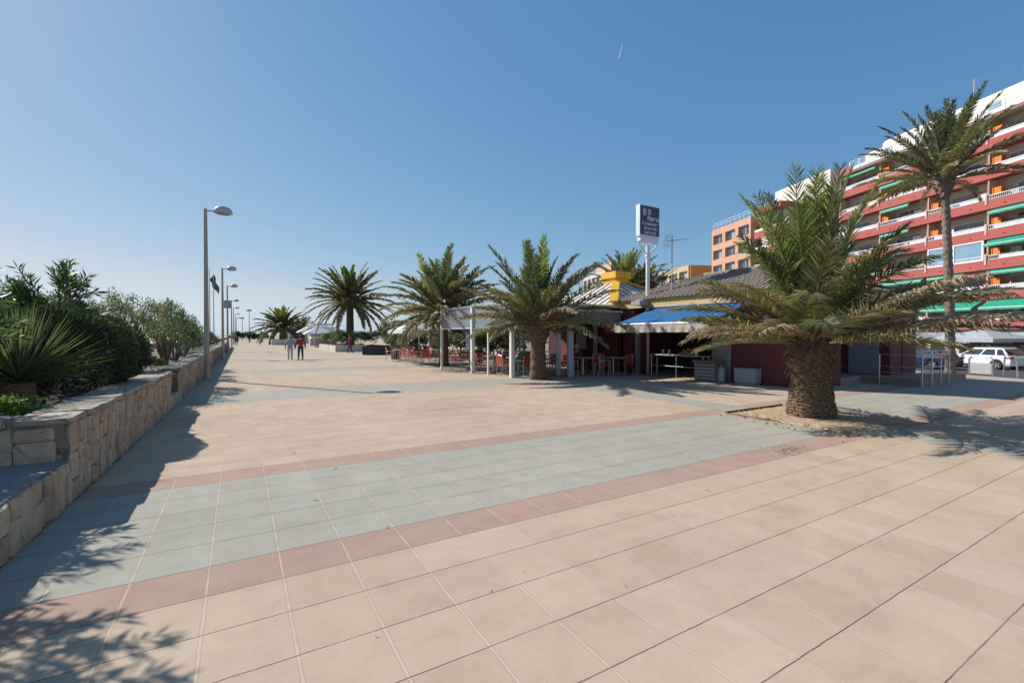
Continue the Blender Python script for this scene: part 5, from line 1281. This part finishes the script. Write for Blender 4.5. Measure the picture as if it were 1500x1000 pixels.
def person(label, loc, rotz, top, bottom, hair, h=1.7, sit=False, stride=.16, shoes=None, arm=0.0):
    t = thing('person', label, 'person', loc, rotz); k = h / 1.7
    hip = .93 if not sit else .50
    V = [(0, 0, hip), (0, 0, hip + .14), (0, .01, hip + .30), (0, .0, hip + .44), (0, .0, hip + .53), (0, -.01, hip + .58), (0, -.015, hip + .67), (0, -.01, hip + .76)]
    Rd = [(.15, .11), (.135, .10), (.155, .105), (.15, .10), (.06, .06), (.052, .055), (.082, .10), (.06, .075)]
    Ed = [(i, i + 1) for i in range(7)]
    def chain(root, pts, rs):
        p = root; out = []
        for q, r in zip(pts, rs): V.append(q); Rd.append(r); Ed.append((p, len(V) - 1)); p = len(V) - 1; out.append(p)
        return out
    arms = []; legs = []; hands = []; feet = []
    for s in (-1, 1):
        if sit: pts = [(s * .19, 0, hip + .43), (s * .24, -.06, hip + .20), (s * .18, -.28, hip + .20), (s * .15, -.36, hip + .21)]
        else: pts = [(s * .19, 0, hip + .43), (s * (.25 + arm), .03 * s, hip + .16), (s * (.26 + arm * .6), -.04 - .05 * s, hip - .08), (s * (.26 + arm * .5), -.06 - .05 * s, hip - .17)]
        c = chain(3, pts, [.055, .045, .034, .03]); arms += c[:3]; hw = c[-1]; hands.append(hw)
        w = Vector(V[hw]); pd = (w - Vector(V[c[2]])).normalized(); sdv = Vector((0, 1, 0)) if not sit else Vector((1, 0, 0))
        for fi in range(4): base = w + pd * .05 + sdv * (fi - 1.5) * .019; chain(hw, [tuple(base), tuple(base + pd * (.035 + .006 * (fi in (1, 2))) + Vector((-s * .008, 0, 0)))], [.0095, .008])
        chain(hw, [tuple(w + sdv * -.035 + pd * .02), tuple(w + sdv * -.05 + pd * .055)], [.011, .008])
        if sit: pts = [(s * .10, -.05, hip - .01), (s * .12, -.45, hip + .0), (s * .12, -.42, .10), (s * .12, -.47, .05), (s * .13, -.60, .035)]
        else:
            st_ = stride * s; pts = [(s * .095, 0, hip - .06), (s * .10, -.03 - st_ * .5, .50), (s * .10, st_ * -1.0 + .03, .10), (s * .10, -st_ - .02, .055), (s * .11, -st_ - .15, .035)]
        c = chain(0, pts, [.095, .062, .042, .043, .033]); legs += c[:3]; feet += c[2:]
    V = [(x * k, y * k, z * k) for x, y, z in V]; Rd = [tuple(q * k for q in (r if isinstance(r, tuple) else (r, r))) for r in Rd]
    skinned('body', V, Ed, Rd, skin_m, t)
    kv = {0, 1, 2, 3, 4} | set(arms); skinned('jacket', *ext(V, Ed, Rd, .018, kv), top, t)
    kv = {0} | set(legs); skinned('trousers', *ext(V, Ed, Rd, .012, kv), bottom, t)
    half = len(feet) // 2
    for fs in (feet[:half], feet[half:]): skinned('shoe', *ext(V, Ed, Rd, .012, set(fs)), shoes or black, t)
    mb = MB(); hz_ = (hip + .70) * k; c = (0, .012 * k, hz_); kk = 14; rg = []
    for i in range(7):
        a = math.pi * i / 6 * .62; rg.append(mb.add([(c[0] + .098 * k * math.sin(a) * math.cos(2 * math.pi * j / kk), c[1] + (.118 * k * math.sin(a)) * math.sin(2 * math.pi * j / kk), c[2] + .125 * k * math.cos(a) - (.05 if math.sin(2 * math.pi * j / kk) > .2 and i > 4 else 0)) for j in range(kk)]))
    for i in range(6):
        for j in range(kk): mb.face(rg[i] + j, rg[i] + (j + 1) % kk, rg[i + 1] + (j + 1) % kk, rg[i + 1] + j)
    mb.build('hair', hair, t, smooth=True)
    mb = MB()
    for s in (-1, 1): mb.lathe([(.002, hip * k + (.705 - .012) * k), (.012 * k, (hip + .705) * k), (.002, (hip + .705 + .012) * k)], 8, (s * .032 * k, -.105 * k))
    mb.box(-.022 * k, .022 * k, -.118 * k, -.108 * k, (hip + .632) * k, (hip + .642) * k); mb.build('face_features', mat('dark_features', (.06, .03, .03), .6), t)
    mb = MB(); mb.prism([(-.012 * k, (hip + .66) * k), (.012 * k, (hip + .66) * k), (0, (hip + .71) * k)], -.132 * k, -.10 * k, 'y'); mb.build('nose', skin_m, t)
    return t
navy = mat('navy_cloth', (.03, .035, .06), .8); dkgrey = mat('dark_grey_cloth', (.06, .06, .065), .85); ltgrey = mat('light_grey_cloth', (.42, .42, .44), .85)
hairb = mat('brown_hair', (.045, .028, .018), .7); hairg = mat('grey_hair', (.35, .33, .31), .7)
person('walker in a red jacket and dark trousers seen from behind, mid promenade', (3.62, 34.4, 0), R(185), mat('red_jacket', (.42, .015, .03), .75), navy, hairb, 1.66, arm=.06)
person('walker in pale grey clothes left of the one in the red jacket', (3.02, 34.9, 0), R(178), ltgrey, mat('pale_trousers', (.5, .5, .5), .8), hairg, 1.62, arm=.05)
person('person in a red top standing by the dark walled bed', (9.0, 45.3, 0), R(60), mat('red_top', (.55, .04, .05), .75), navy, hairb, 1.68)
person('small distant walker in dark clothes beside the lamp row', (-.35, 84, 0), R(10), dkgrey, navy, hairb, 1.72)
person('person in a dark red top seated at a table behind the leaning palm', (12.55, 15.72, 0), R(100), mat('maroon_top', (.22, .04, .05), .8), navy, hairg, 1.68, sit=True)
person('person in a green top seated inside the far end of the glazed terrace', (9.75, 19.6, 0), R(180), mat('green_top', (.03, .10, .05), .8), navy, hairb, 1.7, sit=True)
person('person in black seated behind the white post of the terrace', (10.0, 15.95, 0), R(180), dkgrey, navy, hairb, 1.7, sit=True)

# ---------------------------------------------------------------- vehicles (local +x = front)
car_glass = mat('car_glass', (.03, .045, .06), .05, (.02, .03, .04), 1, spec=.9)
def car(label, loc, rotz, paint, L=4.4, W=1.82, H=1.62, suv=True):
    t = thing('parked_car', label, 'car', loc, rotz, 'cars parked along the street'); h = L / 2; wb = L * .30; wr = .34
    zb_ = .28; belt = .98 if suv else .90
    def arch(cx): return [(cx + .42 * math.cos(math.pi * i / 10), .34 + .42 * math.sin(math.pi * i / 10)) for i in range(11)]
    low = [(-h + .05, zb_)] + [p for p in arch(-wb)[::-1] if p[1] >= zb_] + [p for p in arch(wb)[::-1] if p[1] >= zb_] + [(h - .10, zb_), (h, .45), (h - .02, .68), (h - .22, .86), (h - .95, belt + .04), (-h + .28, belt + .06), (-h + .04, .95), (-h, .62)]
    mb = MB(); mb.prism(low, -W / 2, W / 2, 'y'); body = mb.build('body', paint, t, bevel=.05)
    mb = MB()   # greenhouse
    bl = [(-h + .18, belt + .02), (h - .98, belt + .02)]; rf = [(-h + .62, H - .02), (h - 1.95, H)]
    yb_, yr = W / 2 - .06, W / 2 - .24
    g_ = mb.add([(bl[0][0], -yb_, bl[0][1]), (bl[1][0], -yb_, bl[1][1]), (bl[1][0], yb_, bl[1][1]), (bl[0][0], yb_, bl[0][1]), (rf[0][0], -yr, rf[0][1]), (rf[1][0], -yr, rf[1][1]), (rf[1][0], yr, rf[1][1]), (rf[0][0], yr, rf[0][1])])
    for q in ((4, 5, 6, 7), (0, 1, 5, 4), (1, 2, 6, 5), (2, 3, 7, 6), (3, 0, 4, 7)): mb.face(*[g_ + i for i in q])
    mb.build('cabin', paint, t, bevel=.04)
    def side(u, v, s, off=.008):    # u along, v up in the side face
        xb = bl[0][0] + (bl[1][0] - bl[0][0]) * u; xt = rf[0][0] + (rf[1][0] - rf[0][0]) * u
        return (xb + (xt - xb) * v, s * ((yb_ + (yr - yb_) * v) + off), (belt + .02) + (H - belt - .02) * v)
    for s in (-1, 1):
        for (u0, u1) in ((.04, .22), (.25, .55), (.58, .96)):
            mb = MB(); q = [side(u0, .12, s), side(u1, .12, s), side(u1 - .02, .84, s), side(u0 + .02, .84, s)]
            if s > 0: q = q[::-1]
            mb.quad(*q); mb.build('side_window', car_glass, t)
        mb = MB(); mb.box(h - 1.35, h - 1.15, s * (W / 2 + .02) - .07, s * (W / 2 + .02) + .09, belt + .0, belt + .14); mb.build('mirror', paint, t, bevel=.02)
        mb = MB(); mb.tube([(.15, s * (W / 2 + .012), .80), (.33, s * (W / 2 + .012), .80)], .014, 5); mb.tube([(-.85, s * (W / 2 + .012), .82), (-.67, s * (W / 2 + .012), .82)], .014, 5); mb.build('handle', steel, t)
        mb = MB(); mb.box(h - .34, h - .02, s * (W / 2 - .2) - .17, s * (W / 2 - .2) + .17, .66, .80); mb.build('headlight', mat('headlight', (.6, .62, .65), .1), t, bevel=.03)
        mb = MB(); mb.box(-h - .012, -h + .34, s * (W / 2 - .14) - .16, s * (W / 2 - .14) + .16, .84, .98); mb.build('tail_light', mat('tail_light', (.35, .01, .015), .2), t, bevel=.02)
    mb = MB(); x0, x1 = bl[1][0], rf[1][0]
    mb.quad((x0 - .06 + .012, -yb_ + .12, belt + .1), (x0 - .06 + .012, yb_ - .12, belt + .1), (x1 + .08 + .012, yr - .08, H - .07), (x1 + .08 + .012, -yr + .08, H - .07)); mb.build('windscreen', car_glass, t)
    mb = MB(); x0, x1 = bl[0][0], rf[0][0]
    mb.quad((x0 + .03, yb_ - .14, belt + .1), (x0 + .03, -yb_ + .14, belt + .1), (x1 - .06, -yr + .08, H - .08), (x1 - .06, yr - .08, H - .08)); mb.build('rear_window', car_glass, t)
    for cx in (-wb, wb):
        for s in (-1, 1):
            mb = MB(); y0 = s * (W / 2 - .22); y1 = s * (W / 2 + .01); k = 22
            def ring(r, y): return mb.add([(cx + r * math.cos(2 * math.pi * j / k), y, wr + r * math.sin(2 * math.pi * j / k)) for j in range(k)])
            a = ring(wr, y0); b_ = ring(wr, y1 - s * .02); c = ring(wr - .03, y1); d = ring(wr - .11, y1)
            for p, q in ((a, b_), (b_, c), (c, d)):
                for j in range(k): mb.face(p + j, p + (j + 1) % k, q + (j + 1) % k, q + j)
            mb.face(*[a + j for j in range(k)]); ty = mb.build('tyre', rubber, t)
            mb = MB(); y2 = y1 - s * .03; e = mb.add([(cx, y2 + s * .01, wr)]); 
            for q in range(5):
                a0 = q * 1.2566; p = [(cx + .235 * math.cos(a0 + dd) * f, y2, wr + .235 * math.sin(a0 + dd) * f) for dd, f in ((-.22, 1), (.22, 1), (.5, .25), (-.5, .25))]; mb.quad(*p)
            mb.lathe([(.06, 0), (.06, .001)], 6); mb.v[-12:] = [(cx + x, y2 + s * .005, wr + y) for (x, y, z) in mb.v[-12:]]
            mb.build('rim', mat('alloy', (.6, .6, .61), .3, metal=.6), ty)
    mb = MB(); mb.box(-h - .014, -h - .004, -.26, .26, .55, .66); mb.build('number_plate', white_paint, t); mb = MB(); mb.box(h + .0, h + .012, -.26, .26, .42, .52); mb.build('number_plate', white_paint, t)
    mb = MB(); mb.box(-h + .2, h - .3, -W / 2 + .08, W / 2 - .08, .18, .30); mb.build('underbody', black, t)
    if suv:
        mb = MB()
        for s in (-1, 1): mb.tube([(rf[0][0] + .1, s * (yr - .03), H + .03), (rf[1][0] - .05, s * (yr - .03), H + .04)], .016, 5)
        mb.build('roof_rail', steel, t)
    return t
DIRZ = math.atan2(SD.y, SD.x)
wp = mat('white_car_paint', (.78, .78, .77), .25, (.74, .74, .73), 1, coat=.6)
# camera-side ray for placing along the far kerb: v across the street
def sp(tt, v, z=-.93): return street(tt, v, z)
CARS = [('white hatchback SUV parked beside the tall palm', (50.4, 12.3, -.93), 4.5, wp, True, 0),
        ('dark blue car half hidden behind the kiosk corner', (46.6, 14.8, -.93), 4.2, mat('dark_blue_paint', (.02, .03, .09), .2, coat=.8), False, 0),
        ('dark car behind the dark blue one and the tall palm trunk', (52.6, 18.0, -.93), 4.2, mat('black_car_paint', (.02, .02, .022), .2, coat=.8), False, 0),
        ('grey car parked at the right edge beyond the white one', (52.6, 6.4, -.93), 4.3, mat('grey_car_paint', (.25, .25, .26), .3, coat=.6, metal=.3), False, 0)]
for lb, loc, L, pm, suv, dz in CARS: car(lb, loc, DIRZ, pm, L, H=1.62 if suv else 1.45, suv=suv)

# street cafe parasols, awning with lettering, bike hoop, white post
SR = DIRZ - math.pi / 2
for lb, loc, w_ in (('large pale grey square parasol over the street cafe behind the white car', (58.2, 14.4, -.8), 5.4), ('pale parasol of the street cafe behind the tall palm trunk', (57.6, 19.8, -.8), 4.8), ('grey parasol of the street cafe near the kiosk corner', (61.5, 22.5, -.8), 4.4)):
    o = parasol(lb, loc, w_, 2.15, 3.0, grey_fabric, val=.3); o.rotation_euler = (0, 0, DIRZ - math.pi)
o = thing('cafe_awning', 'dark street cafe awning with bold white lettering on its edge', 'awning', (60.4, 14.3, -.8), ANG)
mb = MB(); mb.box(-5, 4.4, 0, .06, 1.6, 2.12); mb.build('valance', black, o); mb = MB(); mb.slab([(-5, 0, 2.14), (4.4, 0, 2.14), (4.4, 1.4, 2.6), (-5, 1.4, 2.6)], .03); mb.build('canopy', grey_fabric, o)
AWN_ROT = o
text('lettering', 'PHO PERUCTIONS ANDROSE', .46, sign_white, o, Matrix.Translation((-.6, -.02, 1.68)) @ FR, 'CENTER', .003, .72, .012)
bh = thing('bike_hoop', 'steel hoop stand with a grey panel on the plaza edge', 'bike stand', (26.3, 6.55, 0), DIRZ)
mb = MB(); mb.tube([(-.42, 0, 0), (-.42, 0, .68), (-.32, 0, .80), (.32, 0, .80), (.42, 0, .68), (.42, 0, 0)], .03, 8); mb.build('hoop', steel, bh); mb = MB(); mb.box(-.38, .38, -.012, .012, .08, .52); mb.build('panel', galv, bh)
bh2 = thing('bike_hoop', 'second steel hoop stand near the white post at the right edge', 'bike stand', (26.3, 5.7, 0), DIRZ - .5)
mb = MB(); mb.tube([(-.42, 0, 0), (-.34, 0, .85), (.34, 0, .85), (.42, 0, 0)], .03, 8); mb.build('hoop', steel, bh2); mb = MB(); mb.tube([(-.38, 0, .5), (.38, 0, .5)], .02, 6); mb.build('bar', steel, bh2)
o = thing('white_post', 'white post with a pale box on top at the right edge', 'post', (26.4, 5.12, 0)); mb = MB(); mb.tube([(0, 0, 0), (0, 0, 2.1)], .05, 8); mb.build('post', white_paint, o); mb = MB(); mb.box(-.25, .3, -.3, .12, 2.1, 2.65); mb.build('box', white_paint, o)

# contrail high in the sky
mb = MB(); A = Vector((1450, 4100, 0)).normalized()
def skyp(px, py, D):
    f = 677.15; yaw = R(30.59); pit = R(-.815); fw = Vector((math.sin(yaw) * math.cos(pit), math.cos(yaw) * math.cos(pit), math.sin(pit))); rt = Vector((math.cos(yaw), -math.sin(yaw), 0)); up = rt.cross(fw)
    return fw * D + rt * ((px - 750) / f * D) + up * ((500 - py) / f * D)
mb.tube([(5130, 5320, 4500), (5092, 5322, 4360), (5060, 5330, 4240)], [2, 6, 9], 6)
o = mb.build('contrail', mat('contrail', (.8, .8, .8), .9), None); stuff(o, 'thin white aircraft trail high in the blue sky', 'contrail')
